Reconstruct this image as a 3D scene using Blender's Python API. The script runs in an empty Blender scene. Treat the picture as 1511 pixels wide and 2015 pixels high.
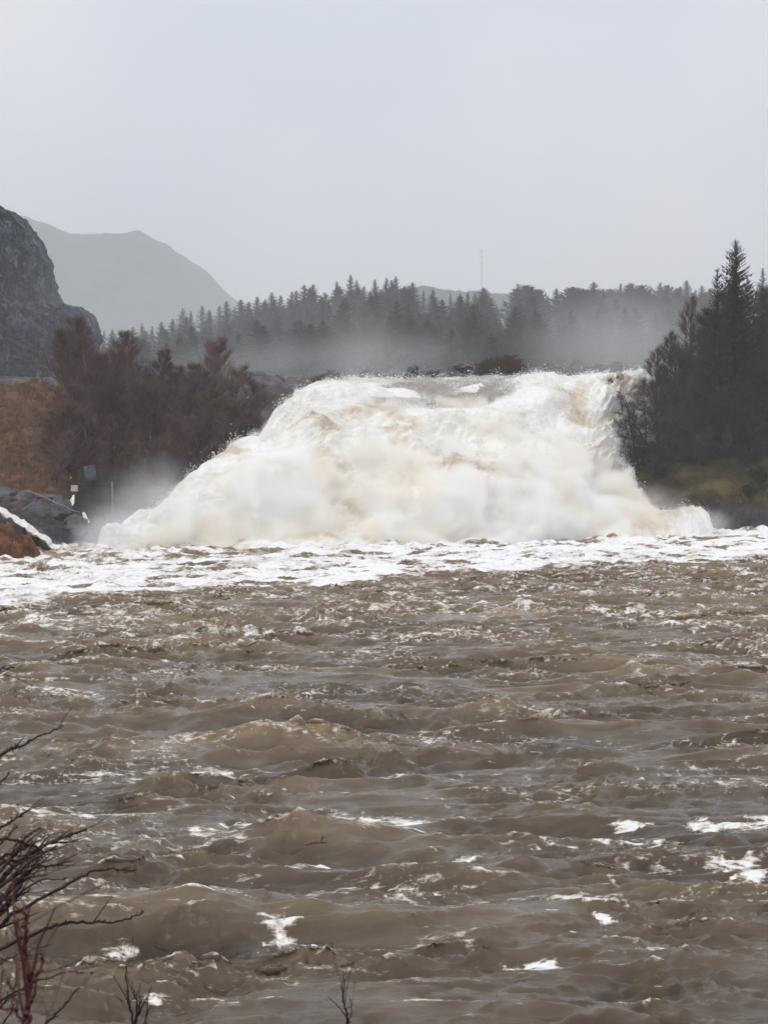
import bpy, math, random
import numpy as np
from mathutils import Vector
R = math.radians
sc = bpy.context.scene
col = sc.collection

# ---------------------------------------------------------------- camera
CAMZ = 10.0
F = 1007.5 / math.tan(R(15.0))            # focal length in photograph pixels
PITCH = math.atan(127.5 / F)
cam = bpy.data.objects.new('camera', bpy.data.cameras.new('camera'))
col.objects.link(cam)
cam.location = (0, 0, CAMZ)
cam.rotation_euler = (R(90) - PITCH, 0, 0)
cam.data.sensor_fit = 'VERTICAL'
cam.data.sensor_height = 24
cam.data.lens = 12 / math.tan(R(15.0))
cam.data.clip_start = 0.1
cam.data.clip_end = 6000
cam.data.dof.use_dof = True
cam.data.dof.focus_distance = 170
cam.data.dof.aperture_fstop = 13
sc.camera = cam

def at(px, py, Y):
    """photograph pixel and distance -> world point"""
    u = (px - 755.5) / F
    v = (1007.5 - py) / F
    c, s = math.cos(PITCH), math.sin(PITCH)
    dy = c + v * s
    dz = -s + v * c
    k = Y / dy
    return Vector((u * k, Y, CAMZ + dz * k))

def onwater(px, py, z=0.0):
    u = (px - 755.5) / F
    v = (1007.5 - py) / F
    c, s = math.cos(PITCH), math.sin(PITCH)
    dy = c + v * s
    dz = -s + v * c
    k = (z - CAMZ) / dz
    return Vector((u * k, dy * k, z))

# ---------------------------------------------------------------- sky, sun, exposure
SUN_EL, SUN_AZ = R(42), R(200)            # azimuth from +Y clockwise
world = bpy.data.worlds.new('World')
sc.world = world
world.use_nodes = True
nt = world.node_tree
nt.nodes.clear()
def N(nt, t, **kw):
    n = nt.nodes.new(t)
    for k, v in kw.items():
        if k == 'inp':
            for a, b in v.items():
                n.inputs[a].default_value = b
        else:
            setattr(n, k, v)
    return n
def L(nt, a, b): nt.links.new(a, b)
sky = N(nt, 'ShaderNodeTexSky', sky_type='NISHITA', sun_disc=False, sun_elevation=SUN_EL, sun_rotation=SUN_AZ,
        air_density=1.0, dust_density=4.0, ozone_density=1.0)
hs = N(nt, 'ShaderNodeHueSaturation', inp={'Saturation': 0.25, 'Value': 0.9})
L(nt, sky.outputs[0], hs.inputs['Color'])
tc = N(nt, 'ShaderNodeTexCoord')
cn = N(nt, 'ShaderNodeTexNoise', inp={'Scale': 2.6, 'Detail': 4.0, 'Roughness': 0.5})
L(nt, tc.outputs['Generated'], cn.inputs['Vector'])
cr = N(nt, 'ShaderNodeValToRGB')
cr.color_ramp.elements[0].position = 0.4
cr.color_ramp.elements[0].color = (0.72, 0.79, 0.92, 1)
cr.color_ramp.elements[1].position = 0.62
cr.color_ramp.elements[1].color = (0.99, 0.97, 0.98, 1)
L(nt, cn.outputs['Fac'], cr.inputs[0])
sep = N(nt, 'ShaderNodeSeparateXYZ')
L(nt, tc.outputs['Generated'], sep.inputs[0])
# a fully overcast sky is about twice to three times as bright overhead as at the horizon
mr = N(nt, 'ShaderNodeMapRange', inp={'From Min': 0.1, 'From Max': 1.0, 'To Min': 10.3, 'To Max': 15.0})
L(nt, sep.outputs['Z'], mr.inputs['Value'])
vm = N(nt, 'ShaderNodeVectorMath', operation='SCALE')
L(nt, cr.outputs[0], vm.inputs[0]); L(nt, mr.outputs[0], vm.inputs['Scale'])
mx = N(nt, 'ShaderNodeMix', data_type='RGBA', inp={'Factor': 0.85})
L(nt, hs.outputs[0], mx.inputs['A']); L(nt, vm.outputs[0], mx.inputs['B'])
bg = N(nt, 'ShaderNodeBackground', inp={'Strength': 0.1})
wo = N(nt, 'ShaderNodeOutputWorld')
L(nt, mx.outputs['Result'], bg.inputs['Color']); L(nt, bg.outputs[0], wo.inputs[0])

sl = bpy.data.lights.new('sun', 'SUN')
sl.energy = 1.0; sl.angle = R(14); sl.color = (1.0, 0.97, 0.92)
so = bpy.data.objects.new('sun', sl); col.objects.link(so)
d = Vector((math.sin(SUN_AZ) * math.cos(SUN_EL), math.cos(SUN_AZ) * math.cos(SUN_EL), math.sin(SUN_EL)))
so.rotation_euler = (-d).to_track_quat('-Z', 'Y').to_euler()
so.location = (0, -5, 60)

sc.view_settings.view_transform = 'Standard'
sc.view_settings.look = 'None'
sc.view_settings.exposure = 0.0
sc.view_settings.gamma = 1.0
sc.cycles.use_denoising = True
sc.cycles.max_bounces = 12
sc.cycles.volume_bounces = 10
sc.cycles.diffuse_bounces = 3
sc.cycles.glossy_bounces = 2
sc.cycles.transparent_max_bounces = 8
sc.cycles.volume_max_steps = 256

# ---------------------------------------------------------------- numpy noise
rs = np.random.RandomState(7)
PERM = np.concatenate([rs.permutation(1024)] * 3).astype(np.int32)
ANG = rs.rand(1024) * 2 * np.pi
G2 = np.stack([np.cos(ANG), np.sin(ANG)], 1).astype(np.float32)
g3 = rs.randn(1024, 3); G3 = (g3 / np.linalg.norm(g3, axis=1)[:, None]).astype(np.float32)
def _f(t): return t * t * t * (t * (t * 6 - 15) + 10)
def p2(x, y, seed=0):
    x = np.asarray(x, np.float32) + seed * 17.31; y = np.asarray(y, np.float32) + seed * 9.77
    xi = np.floor(x).astype(np.int32); yi = np.floor(y).astype(np.int32)
    xf = x - xi; yf = y - yi; xi &= 1023; yi &= 1023
    u, v = _f(xf), _f(yf)
    def g(a, b, dx, dy):
        h = G2[PERM[PERM[(xi + a) & 1023] + ((yi + b) & 1023)]]
        return h[..., 0] * dx + h[..., 1] * dy
    n00 = g(0, 0, xf, yf); n10 = g(1, 0, xf - 1, yf); n01 = g(0, 1, xf, yf - 1); n11 = g(1, 1, xf - 1, yf - 1)
    a = n00 + u * (n10 - n00); b = n01 + u * (n11 - n01)
    return (a + v * (b - a)) * 1.5
def p3(x, y, z, seed=0):
    x = np.asarray(x, np.float32) + seed * 17.31; y = np.asarray(y, np.float32) + seed * 9.77; z = np.asarray(z, np.float32) + seed * 5.13
    xi = np.floor(x).astype(np.int32); yi = np.floor(y).astype(np.int32); zi = np.floor(z).astype(np.int32)
    xf = x - xi; yf = y - yi; zf = z - zi
    u, v, w = _f(xf), _f(yf), _f(zf)
    r = 0
    for a in (0, 1):
        pa = PERM[(xi + a) & 1023]; wa = u if a else 1 - u
        for b in (0, 1):
            pb = PERM[pa + ((yi + b) & 1023)]; wb = v if b else 1 - v
            for c in (0, 1):
                h = G3[PERM[pb + ((zi + c) & 1023)]]; wc = w if c else 1 - w
                r = r + wa * wb * wc * (h[..., 0] * (xf - a) + h[..., 1] * (yf - b) + h[..., 2] * (zf - c))
    return r * 1.6
def fbm2(x, y, o=4, seed=0, g=0.5):
    r = 0; a = 1; f = 1
    for i in range(o):
        r = r + a * p2(x * f, y * f, seed + i * 3); a *= g; f *= 2.03
    return r
def fbm3(x, y, z, o=4, seed=0, g=0.5):
    r = 0; a = 1; f = 1
    for i in range(o):
        r = r + a * p3(x * f, y * f, z * f, seed + i * 3); a *= g; f *= 2.03
    return r
def sm(a, b, x):
    t = np.clip((np.asarray(x) - a) / (b - a), 0, 1); return t * t * (3 - 2 * t)

# ---------------------------------------------------------------- mesh helpers
def raw_mesh(name, V, Fc, mat, attrs=None, smooth=True, parent=None, k=None):
    """V (n,3); Fc (m,3) or (m,4) index arrays"""
    V = np.asarray(V, np.float32); Fc = np.asarray(Fc, np.int32)
    me = bpy.data.meshes.new(name)
    k = Fc.shape[1]
    me.vertices.add(len(V)); me.vertices.foreach_set('co', V.ravel())
    me.loops.add(Fc.size); me.loops.foreach_set('vertex_index', Fc.ravel())
    me.polygons.add(len(Fc))
    me.polygons.foreach_set('loop_start', np.arange(0, Fc.size, k, dtype=np.int32))
    me.polygons.foreach_set('use_smooth', np.full(len(Fc), smooth, bool))
    me.update(calc_edges=True)
    for n, a in (attrs or {}).items():
        at_ = me.attributes.new(n, 'FLOAT', 'POINT')
        at_.data.foreach_set('value', np.asarray(a, np.float32).ravel())
    me.materials.append(mat)
    o = bpy.data.objects.new(name, me); col.objects.link(o)
    if parent is not None: o.parent = parent
    return o
def grid_faces(nr, nc):
    i = np.arange(nr - 1)[:, None] * nc + np.arange(nc - 1)[None, :]
    return np.stack([i, i + 1, i + nc + 1, i + nc], -1).reshape(-1, 4)
def grid(name, P, mat, attrs=None, flip=False, parent=None):
    nr, nc = P.shape[:2]
    f = grid_faces(nr, nc)
    if flip: f = f[:, ::-1]
    return raw_mesh(name, P.reshape(-1, 3), f, mat, attrs, True, parent)
def segs_mesh(name, S, mat, parent=None, sides=3, smooth=False):
    """S: list of (p0,p1,r0,r1) -> tapered prisms in one mesh"""
    A = np.array([[*s[0], *s[1], s[2], s[3]] for s in S], np.float32)
    p0, p1, r0, r1 = A[:, :3], A[:, 3:6], A[:, 6], A[:, 7]
    dd = p1 - p0; dd /= np.maximum(np.linalg.norm(dd, axis=1), 1e-6)[:, None]
    ref = np.where(np.abs(dd[:, 2:3]) > 0.9, np.array([[1, 0, 0]]), np.array([[0, 0, 1]]))
    u = np.cross(dd, ref); u /= np.maximum(np.linalg.norm(u, axis=1), 1e-6)[:, None]
    w = np.cross(dd, u)
    V = []
    for q, rr in ((p0, r0), (p1, r1)):
        for k in range(sides):
            t = 2 * np.pi * k / sides
            V.append(q + rr[:, None] * (u * math.cos(t) + w * math.sin(t)))
    V = np.stack(V, 1)                          # n, 2*sides, 3
    base = np.arange(len(S))[:, None] * 2 * sides
    Fs = []
    for k in range(sides):
        k2 = (k + 1) % sides
        Fs.append(np.concatenate([base + k, base + k2, base + sides + k2, base + sides + k], 1))
    return raw_mesh(name, V.reshape(-1, 3), np.concatenate(Fs), mat, None, smooth, parent)
def tube(pts, radii):
    return [(pts[i], pts[i + 1], radii[i], radii[i + 1]) for i in range(len(pts) - 1)]
def tag(o, label=None, cat=None, group=None, kind=None):
    if label: o['label'] = label
    if cat: o['category'] = cat
    if group: o['group'] = group
    if kind: o['kind'] = kind
    return o
def empty(name, loc, rz=0, label=None, cat=None, group=None):
    o = bpy.data.objects.new(name, None); col.objects.link(o)
    o.location = loc; o.rotation_euler = (0, 0, rz); o.empty_display_size = 0.3
    return tag(o, label, cat, group)
def copy_tree(o):
    c = o.copy(); col.objects.link(c)
    for ch in list(o.children):
        k = ch.copy(); col.objects.link(k); k.parent = c
    return c

# ---------------------------------------------------------------- materials
def mat_new(name):
    m = bpy.data.materials.new(name); m.use_nodes = True
    return m, m.node_tree, m.node_tree.nodes['Principled BSDF']
def ramp(nt, stops):
    r = N(nt, 'ShaderNodeValToRGB')
    e = r.color_ramp.elements
    while len(e) < len(stops): e.new(0.5)
    for q, (p, c) in zip(e, stops):
        q.position = p; q.color = (*c, 1)
    return r
def noise_mat(name, stops, scale=1.0, stretch=(1, 1, 1), detail=6, rough=0.85, bump=0.3, bdist=0.2, bscale=None, spec=0.3, nrough=0.6, dist=0.0):
    m, nt, b = mat_new(name)
    tc = N(nt, 'ShaderNodeTexCoord'); mp = N(nt, 'ShaderNodeMapping', inp={'Scale': stretch})
    L(nt, tc.outputs['Object'], mp.inputs[0])
    n = N(nt, 'ShaderNodeTexNoise', inp={'Scale': scale, 'Detail': detail, 'Roughness': nrough, 'Distortion': dist})
    L(nt, mp.outputs[0], n.inputs['Vector'])
    r = ramp(nt, stops); L(nt, n.outputs['Fac'], r.inputs[0]); L(nt, r.outputs[0], b.inputs['Base Color'])
    n2 = N(nt, 'ShaderNodeTexNoise', inp={'Scale': bscale or scale * 3, 'Detail': 5.0, 'Roughness': 0.6})
    L(nt, mp.outputs[0], n2.inputs['Vector'])
    bp = N(nt, 'ShaderNodeBump', inp={'Strength': bump, 'Distance': bdist})
    L(nt, n2.outputs['Fac'], bp.inputs['Height']); L(nt, bp.outputs[0], b.inputs['Normal'])
    b.inputs['Roughness'].default_value = rough
    b.inputs['Specular IOR Level'].default_value = spec
    return m

M_cliff = noise_mat('cliff_rock', [(0.40, (0.008, 0.011, 0.017)), (0.48, (0.036, 0.048, 0.072)), (0.57, (0.075, 0.095, 0.135)), (0.65, (0.24, 0.28, 0.35))],
                    scale=0.7, stretch=(1, 1, 0.22), detail=10, bump=1.0, bdist=2.6, bscale=0.7, dist=0.9, nrough=0.68)
M_rock = noise_mat('wet_rock', [(0.3, (0.018, 0.018, 0.02)), (0.52, (0.055, 0.055, 0.06)), (0.75, (0.14, 0.14, 0.15))],
                   scale=0.7, detail=8, rough=0.45, bump=0.8, bdist=0.3, spec=0.5)
M_heath = noise_mat('brown_heath', [(0.28, (0.03, 0.02, 0.013)), (0.45, (0.11, 0.052, 0.026)), (0.6, (0.18, 0.086, 0.04)), (0.75, (0.22, 0.15, 0.09))],
                    scale=0.45, stretch=(1, 1, 1.5), detail=12, nrough=0.7, bump=1.0, bdist=0.5, bscale=2.5)
def add_rock_foot(m, z0, soft, dark):
    nt = m.node_tree; b = nt.nodes['Principled BSDF']
    src = b.inputs['Base Color'].links[0].from_socket
    tc = N(nt, 'ShaderNodeTexCoord'); sp = N(nt, 'ShaderNodeSeparateXYZ'); L(nt, tc.outputs['Object'], sp.inputs[0])
    nz = N(nt, 'ShaderNodeTexNoise', inp={'Scale': .5, 'Detail': 6.0}); L(nt, tc.outputs['Object'], nz.inputs['Vector'])
    ma = N(nt, 'ShaderNodeMath', operation='MULTIPLY_ADD', inp={1: soft}); L(nt, nz.outputs['Fac'], ma.inputs[0]); L(nt, sp.outputs['Z'], ma.inputs[2])
    mr = N(nt, 'ShaderNodeMapRange', inp={'From Min': z0 + soft * .5 - .4, 'From Max': z0 + soft * .5 + .4}); L(nt, ma.outputs[0], mr.inputs['Value'])
    n3 = N(nt, 'ShaderNodeTexNoise', inp={'Scale': .9, 'Detail': 9.0, 'Roughness': .65}); L(nt, tc.outputs['Object'], n3.inputs['Vector'])
    r = ramp(nt, dark); L(nt, n3.outputs['Fac'], r.inputs[0])
    mx = N(nt, 'ShaderNodeMix', data_type='RGBA'); L(nt, mr.outputs[0], mx.inputs['Factor']); L(nt, r.outputs[0], mx.inputs['A']); L(nt, src, mx.inputs['B'])
    L(nt, mx.outputs['Result'], b.inputs['Base Color'])
DARKROCK = [(0.3, (0.016, 0.015, 0.017)), (0.52, (0.045, 0.043, 0.048)), (0.75, (0.13, 0.12, 0.13))]
M_orange = noise_mat('rusty_grass', [(0.3, (0.045, 0.018, 0.008)), (0.5, (0.16, 0.06, 0.022)), (0.72, (0.27, 0.12, 0.05))],
                     scale=0.9, stretch=(1, 1, 0.6), detail=12, nrough=0.7, bump=1.0, bdist=0.3, bscale=4)
M_hill = noise_mat('forest_floor', [(0.3, (0.02, 0.024, 0.018)), (0.7, (0.06, 0.055, 0.04))], scale=0.1, detail=8, bump=0.6, bdist=1)
M_mount = noise_mat('mountain_wood', [(0.35, (0.04, 0.05, 0.05)), (0.6, (0.075, 0.085, 0.085))], scale=0.02, detail=10, bump=0.8, bdist=8, bscale=0.05)
M_plateau = noise_mat('bank_ground', [(0.3, (0.035, 0.033, 0.032)), (0.5, (0.08, 0.073, 0.068)), (0.75, (0.2, 0.19, 0.18))], scale=0.5, detail=9, bump=0.8, bdist=0.5)
M_bed = noise_mat('river_ground', [(0.3, (0.03, 0.025, 0.018)), (0.7, (0.08, 0.065, 0.045))], scale=0.05, detail=6)
M_rbank = noise_mat('olive_turf', [(0.3, (0.014, 0.011, 0.007)), (0.48, (0.04, 0.031, 0.014)), (0.6, (0.12, 0.085, 0.026)), (0.75, (0.19, 0.13, 0.05))],
                    scale=0.16, stretch=(1, 1, 2.5), detail=10, nrough=0.62, bump=1.0, bdist=0.5, bscale=2)
add_rock_foot(M_rbank, 3.2, 2.0, DARKROCK)
M_nearbank = M_heath.copy()
add_rock_foot(M_heath, 5.0, 5.0, DARKROCK)
add_rock_foot(M_plateau, 30, 6, DARKROCK) if 0 else None
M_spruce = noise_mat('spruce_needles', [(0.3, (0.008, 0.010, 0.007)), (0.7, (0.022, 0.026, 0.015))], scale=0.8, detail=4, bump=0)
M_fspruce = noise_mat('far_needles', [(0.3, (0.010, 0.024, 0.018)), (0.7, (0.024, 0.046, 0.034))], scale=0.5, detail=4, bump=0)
M_bark = noise_mat('dark_bark', [(0.3, (0.02, 0.014, 0.011)), (0.7, (0.07, 0.052, 0.045))], scale=2, detail=5, bump=0.3)
M_pbark = noise_mat('pale_bark', [(0.35, (0.06, 0.045, 0.038)), (0.65, (0.3, 0.27, 0.24))], scale=1.2, stretch=(1, 1, 3), detail=5, bump=0.3)
M_twig = noise_mat('red_twigs', [(0.3, (0.060, 0.024, 0.021)), (0.7, (0.125, 0.060, 0.052))], scale=0.3, detail=3, bump=0)
M_twig2 = noise_mat('brown_twigs', [(0.3, (0.055, 0.031, 0.019)), (0.7, (0.13, 0.078, 0.045))], scale=0.3, detail=3, bump=0)
M_dtwig = noise_mat('dark_twigs', [(0.3, (0.018, 0.010, 0.009)), (0.7, (0.050, 0.029, 0.026))], scale=0.3, detail=3, bump=0)
def vary(m, lo, hi):
    # every tree a little different from its neighbours
    nt = m.node_tree; b = nt.nodes['Principled BSDF']; src = b.inputs['Base Color'].links[0].from_socket
    oi = N(nt, 'ShaderNodeObjectInfo'); mr = N(nt, 'ShaderNodeMapRange', inp={'To Min': lo, 'To Max': hi}); L(nt, oi.outputs['Random'], mr.inputs['Value'])
    h = N(nt, 'ShaderNodeHueSaturation'); L(nt, src, h.inputs['Color']); L(nt, mr.outputs[0], h.inputs['Value'])
    m2 = N(nt, 'ShaderNodeMapRange', inp={'From Min': 1.0, 'From Max': 0.0, 'To Min': .75, 'To Max': 1.25}); L(nt, oi.outputs['Random'], m2.inputs['Value']); L(nt, m2.outputs[0], h.inputs['Saturation'])
    L(nt, h.outputs[0], b.inputs['Base Color'])
vary(M_dtwig, .6, 2.0); vary(M_twig, .65, 1.6); vary(M_twig2, .7, 1.4); vary(M_fspruce, .55, 1.7)
M_thorn = noise_mat('thorn_bark', [(0.35, (0.012, 0.006, 0.006)), (0.7, (0.05, 0.018, 0.017))], scale=30, detail=4, rough=0.6, bump=0.3, bdist=0.002)
M_redstem = noise_mat('red_stem', [(0.3, (0.03, 0.009, 0.009)), (0.7, (0.10, 0.026, 0.026))], scale=25, detail=4, rough=0.55, bump=0.3, bdist=0.002)
M_concrete = noise_mat('dark_concrete', [(0.3, (0.02, 0.016, 0.013)), (0.7, (0.06, 0.048, 0.042))], scale=1.4, stretch=(1, 1, 0.5), detail=8, bump=0.5, bdist=0.08)
M_steel = noise_mat('pale_metal', [(0.3, (0.10, 0.09, 0.085)), (0.7, (0.26, 0.24, 0.23))], scale=2, detail=4, rough=0.5, bump=0.1)
M_sheet = noise_mat('blue_sheet', [(0.35, (0.035, 0.042, 0.052)), (0.65, (0.075, 0.085, 0.10))], scale=2.5, detail=6, rough=0.5, bump=0.3, bdist=0.03)
M_white = noise_mat('white_paint', [(0.3, (0.30, 0.28, 0.30)), (0.7, (0.44, 0.42, 0.44))], scale=2, detail=4, rough=0.6, bump=0.1)
M_drift = noise_mat('wet_driftwood', [(0.35, (0.07, 0.035, 0.018)), (0.65, (0.24, 0.13, 0.07))], scale=6, stretch=(0.3, 2, 2), detail=6, rough=0.4, bump=0.5, bdist=0.02)

def water_mat(name, fine=1.0):
    m, nt, b = mat_new(name)
    tc = N(nt, 'ShaderNodeTexCoord')
    fo = N(nt, 'ShaderNodeAttribute', attribute_name='foam')
    ti = N(nt, 'ShaderNodeAttribute', attribute_name='tint')
    mp = N(nt, 'ShaderNodeMapping', inp={'Scale': (0.32, 1.0, 1.0)})
    L(nt, tc.outputs['Object'], mp.inputs[0])
    n = N(nt, 'ShaderNodeTexNoise', inp={'Scale': 4.5, 'Detail': 8.0, 'Roughness': 0.7, 'Distortion': 1.2})
    L(nt, mp.outputs[0], n.inputs['Vector'])
    # foam breaks up into lacy pieces at its edges
    ma = N(nt, 'ShaderNodeMath', operation='MULTIPLY_ADD', inp={1: 2.3, 2: -1.2})
    L(nt, n.outputs['Fac'], ma.inputs[0])
    ad = N(nt, 'ShaderNodeMath', operation='ADD'); L(nt, fo.outputs['Fac'], ad.inputs[0]); L(nt, ma.outputs[0], ad.inputs[1])
    fm = N(nt, 'ShaderNodeMapRange', interpolation_type='SMOOTHSTEP', inp={'From Min': 0.28, 'From Max': 0.86})
    L(nt, ad.outputs[0], fm.inputs['Value'])
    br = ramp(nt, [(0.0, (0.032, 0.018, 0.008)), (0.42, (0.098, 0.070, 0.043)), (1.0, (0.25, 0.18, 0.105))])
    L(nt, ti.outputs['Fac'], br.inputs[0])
    fc = ramp(nt, [(0.2, (0.45, 0.37, 0.28)), (0.6, (0.66, 0.60, 0.52)), (1.0, (0.80, 0.80, 0.80))])
    L(nt, ad.outputs[0], fc.inputs[0])
    mx = N(nt, 'ShaderNodeMix', data_type='RGBA')
    L(nt, fm.outputs[0], mx.inputs['Factor']); L(nt, br.outputs[0], mx.inputs['A']); L(nt, fc.outputs[0], mx.inputs['B'])
    L(nt, mx.outputs['Result'], b.inputs['Base Color'])
    rr = N(nt, 'ShaderNodeMapRange', inp={'To Min': 0.05, 'To Max': 0.8})
    L(nt, fm.outputs[0], rr.inputs['Value']); L(nt, rr.outputs[0], b.inputs['Roughness'])
    b.inputs['IOR'].default_value = 1.33
    n2 = N(nt, 'ShaderNodeTexNoise', inp={'Scale': 2.6, 'Detail': 8.0, 'Roughness': 0.68, 'Distortion': 0.9})
    L(nt, mp.outputs[0], n2.inputs['Vector'])
    bp = N(nt, 'ShaderNodeBump', inp={'Strength': 0.7, 'Distance': 0.055 * fine})
    L(nt, n2.outputs['Fac'], bp.inputs['Height']); L(nt, bp.outputs[0], b.inputs['Normal'])
    return m
M_water = water_mat('muddy_water')

def fall_mat():
    m, nt, b = mat_new('white_water')
    tc = N(nt, 'ShaderNodeTexCoord')
    fo = N(nt, 'ShaderNodeAttribute', attribute_name='foam')
    ti = N(nt, 'ShaderNodeAttribute', attribute_name='tint')
    n = N(nt, 'ShaderNodeTexNoise', inp={'Scale': 0.9, 'Detail': 8.0, 'Roughness': 0.6, 'Distortion': 0.6})
    L(nt, tc.outputs['Object'], n.inputs['Vector'])
    ma = N(nt, 'ShaderNodeMath', operation='MULTIPLY_ADD', inp={1: 0.9, 2: -0.45}); L(nt, n.outputs['Fac'], ma.inputs[0])
    ad = N(nt, 'ShaderNodeMath', operation='ADD'); L(nt, ti.outputs['Fac'], ad.inputs[0]); L(nt, ma.outputs[0], ad.inputs[1])
    fc = ramp(nt, [(0.0, (0.80, 0.80, 0.77)), (0.3, (0.76, 0.735, 0.68)), (0.6, (0.62, 0.55, 0.45)), (1.0, (0.42, 0.31, 0.20))])
    L(nt, ad.outputs[0], fc.inputs[0])
    ad2 = N(nt, 'ShaderNodeMath', operation='ADD'); L(nt, fo.outputs['Fac'], ad2.inputs[0]); L(nt, ma.outputs[0], ad2.inputs[1])
    fm = N(nt, 'ShaderNodeMapRange', interpolation_type='SMOOTHSTEP', inp={'From Min': 0.2, 'From Max': 0.8}); L(nt, ad2.outputs[0], fm.inputs['Value'])
    mx = N(nt, 'ShaderNodeMix', data_type='RGBA', inp={'A': (0.27, 0.24, 0.20, 1)})
    L(nt, fm.outputs[0], mx.inputs['Factor']); L(nt, fc.outputs[0], mx.inputs['B'])
    L(nt, mx.outputs['Result'], b.inputs['Base Color'])
    rr = N(nt, 'ShaderNodeMapRange', inp={'To Min': 0.3, 'To Max': 0.9}); L(nt, fm.outputs[0], rr.inputs['Value']); L(nt, rr.outputs[0], b.inputs['Roughness'])
    b.inputs['IOR'].default_value = 1.33
    bp = N(nt, 'ShaderNodeBump', inp={'Strength': 0.15, 'Distance': 0.4})
    L(nt, n.outputs['Fac'], bp.inputs['Height']); L(nt, bp.outputs[0], b.inputs['Normal'])
    return m
M_fall = fall_mat()

# ---------------------------------------------------------------- terrain
def Yb(x):                                   # where the falls and banks meet the lower river
    return np.interp(x, [-80, -34, -30, 28, 38, 90], [171, 172, 180, 213, 221, 226])
def left_bank_z(x, y):
    d = y - Yb(x)
    z = np.interp(d, [-6, 0, 4, 14, 34, 68, 90, 200], [-3, 0, 2.6, 4.6, 8.2, 17.2, 18.4, 19.0])
    z = z + 1.1 * fbm2(x / 9, y / 9, 4, 3) * sm(0, 10, d) + 0.35 * fbm2(x / 2.2, y / 2.2, 3, 8) * sm(-2, 5, d)
    return z
def plateau_z(x, y):
    """rocky shelf above the falls, then the wooded ridge"""
    px = x / np.maximum(y, 1) * F + 755.5
    top = np.interp(px, [-600, 150, 300, 450, 600, 700, 800, 1000, 1150, 1400, 2200], [17, 21, 25, 30, 33.5, 35.5, 35.5, 31, 35, 36, 40])
    base = np.interp(px, [300, 600, 800, 1000, 1300], [18.6, 19.0, 19.2, 19.8, 20.2])
    t = sm(272, 395, y)
    z = base * (1 - t) + top * t
    z = z + 0.8 * fbm2(x / 14, y / 14, 4, 21) + 0.4 * fbm2(x / 3, y / 3, 3, 5)
    ch = sm(-16, -8, x) * (1 - sm(48, 60, x)) * (1 - sm(250, 264, y))
    z = z - ch * 4
    z = z + 1.5 * np.exp(-((y - 266) / 5) ** 2) * (.6 + .9 * fbm2(x / 3.5, y / 5, 3, 23)) - 7 * (1 - sm(238, 248, y))
    return z - 9 * sm(430, 620, y)
def right_bank_z(x, y):
    # bluff between the falls and the lower river: steep rock foot, turf slope
    e = np.interp(x, [26, 31, 38.5, 60, 90], [223.5, 222, 219.0, 218, 221])
    d = y - e + 0.8 * fbm2(x / 4, y / 9, 3, 37)
    hi = np.interp(x, [24, 30, 45, 80], [.8, 1.0, 1.0, 1.25])
    z = np.interp(d, [-5, -0.5, 0.6, 2.0, 5, 14, 26, 60], [-4, -0.3, 3.0, 4.6, 8.0, 10.6, 12.5, 18]) * hi
    z = z + 0.6 * fbm2(x / 6, y / 6, 4, 31) * sm(0, 5, d) + 0.25 * fbm2(x / 1.5, y / 1.5, 3, 38)
    return z - 14 * (1 - sm(23.6, 26.6, x - 0.12 * (y - 222) + 0.7 * p2(y / 3, x * 0, 39)))

# the ground under everything, one sheet out to the horizon
def ground_sheet():
    ys = np.concatenate([np.linspace(-60, 240, 61), np.geomspace(245, 4600, 70)])
    xs = np.concatenate([-np.geomspace(2200, 62, 34), np.linspace(-60, 60, 41), np.geomspace(62, 2200, 34)])
    X, Y = np.meshgrid(xs, ys)
    Z = -4 + 6 * sm(200, 700, Y) + 1.5 * fbm2(X / 60, Y / 60, 3, 2) * sm(60, 200, np.abs(X))
    Z = Z + 9 * sm(70, 160, np.abs(X)) * (1 - sm(900, 1400, Y)) * sm(0, 60, Y)
    tag(grid('ground', np.stack([X, Y, Z], -1), M_bed), kind='structure')
ground_sheet()

xs = np.arange(-75, -3, 0.3); ys = np.arange(165, 262, 0.3)
X, Y = np.meshgrid(xs, ys)
Z = left_bank_z(X, Y)
# falls channel carved away to the right
edge = np.interp(Y, [165, 178, 215, 262], [-28, -30, -2, -2])
Z = Z - 7 * sm(1.0, 9, X - edge) * (1 - sm(222, 236, Y))
tag(grid('left_riverbank', np.stack([X, Y, Z], -1), M_heath), kind='structure')

xs = np.arange(23, 95, 0.3); ys = np.arange(205, 275, 0.3)
X, Y = np.meshgrid(xs, ys)
tag(grid('right_riverbank', np.stack([X, Y, right_bank_z(X, Y)], -1), M_rbank), kind='structure')

ys = np.concatenate([np.arange(236, 300, 0.5), np.arange(300, 640, 3)]); us = np.linspace(-0.42, 0.42, 420)
U, Y = np.meshgrid(us, ys); X = U * Y
tag(grid('wooded_hillside', np.stack([X, Y, plateau_z(X, Y)], -1), M_plateau), kind='structure')

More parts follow.
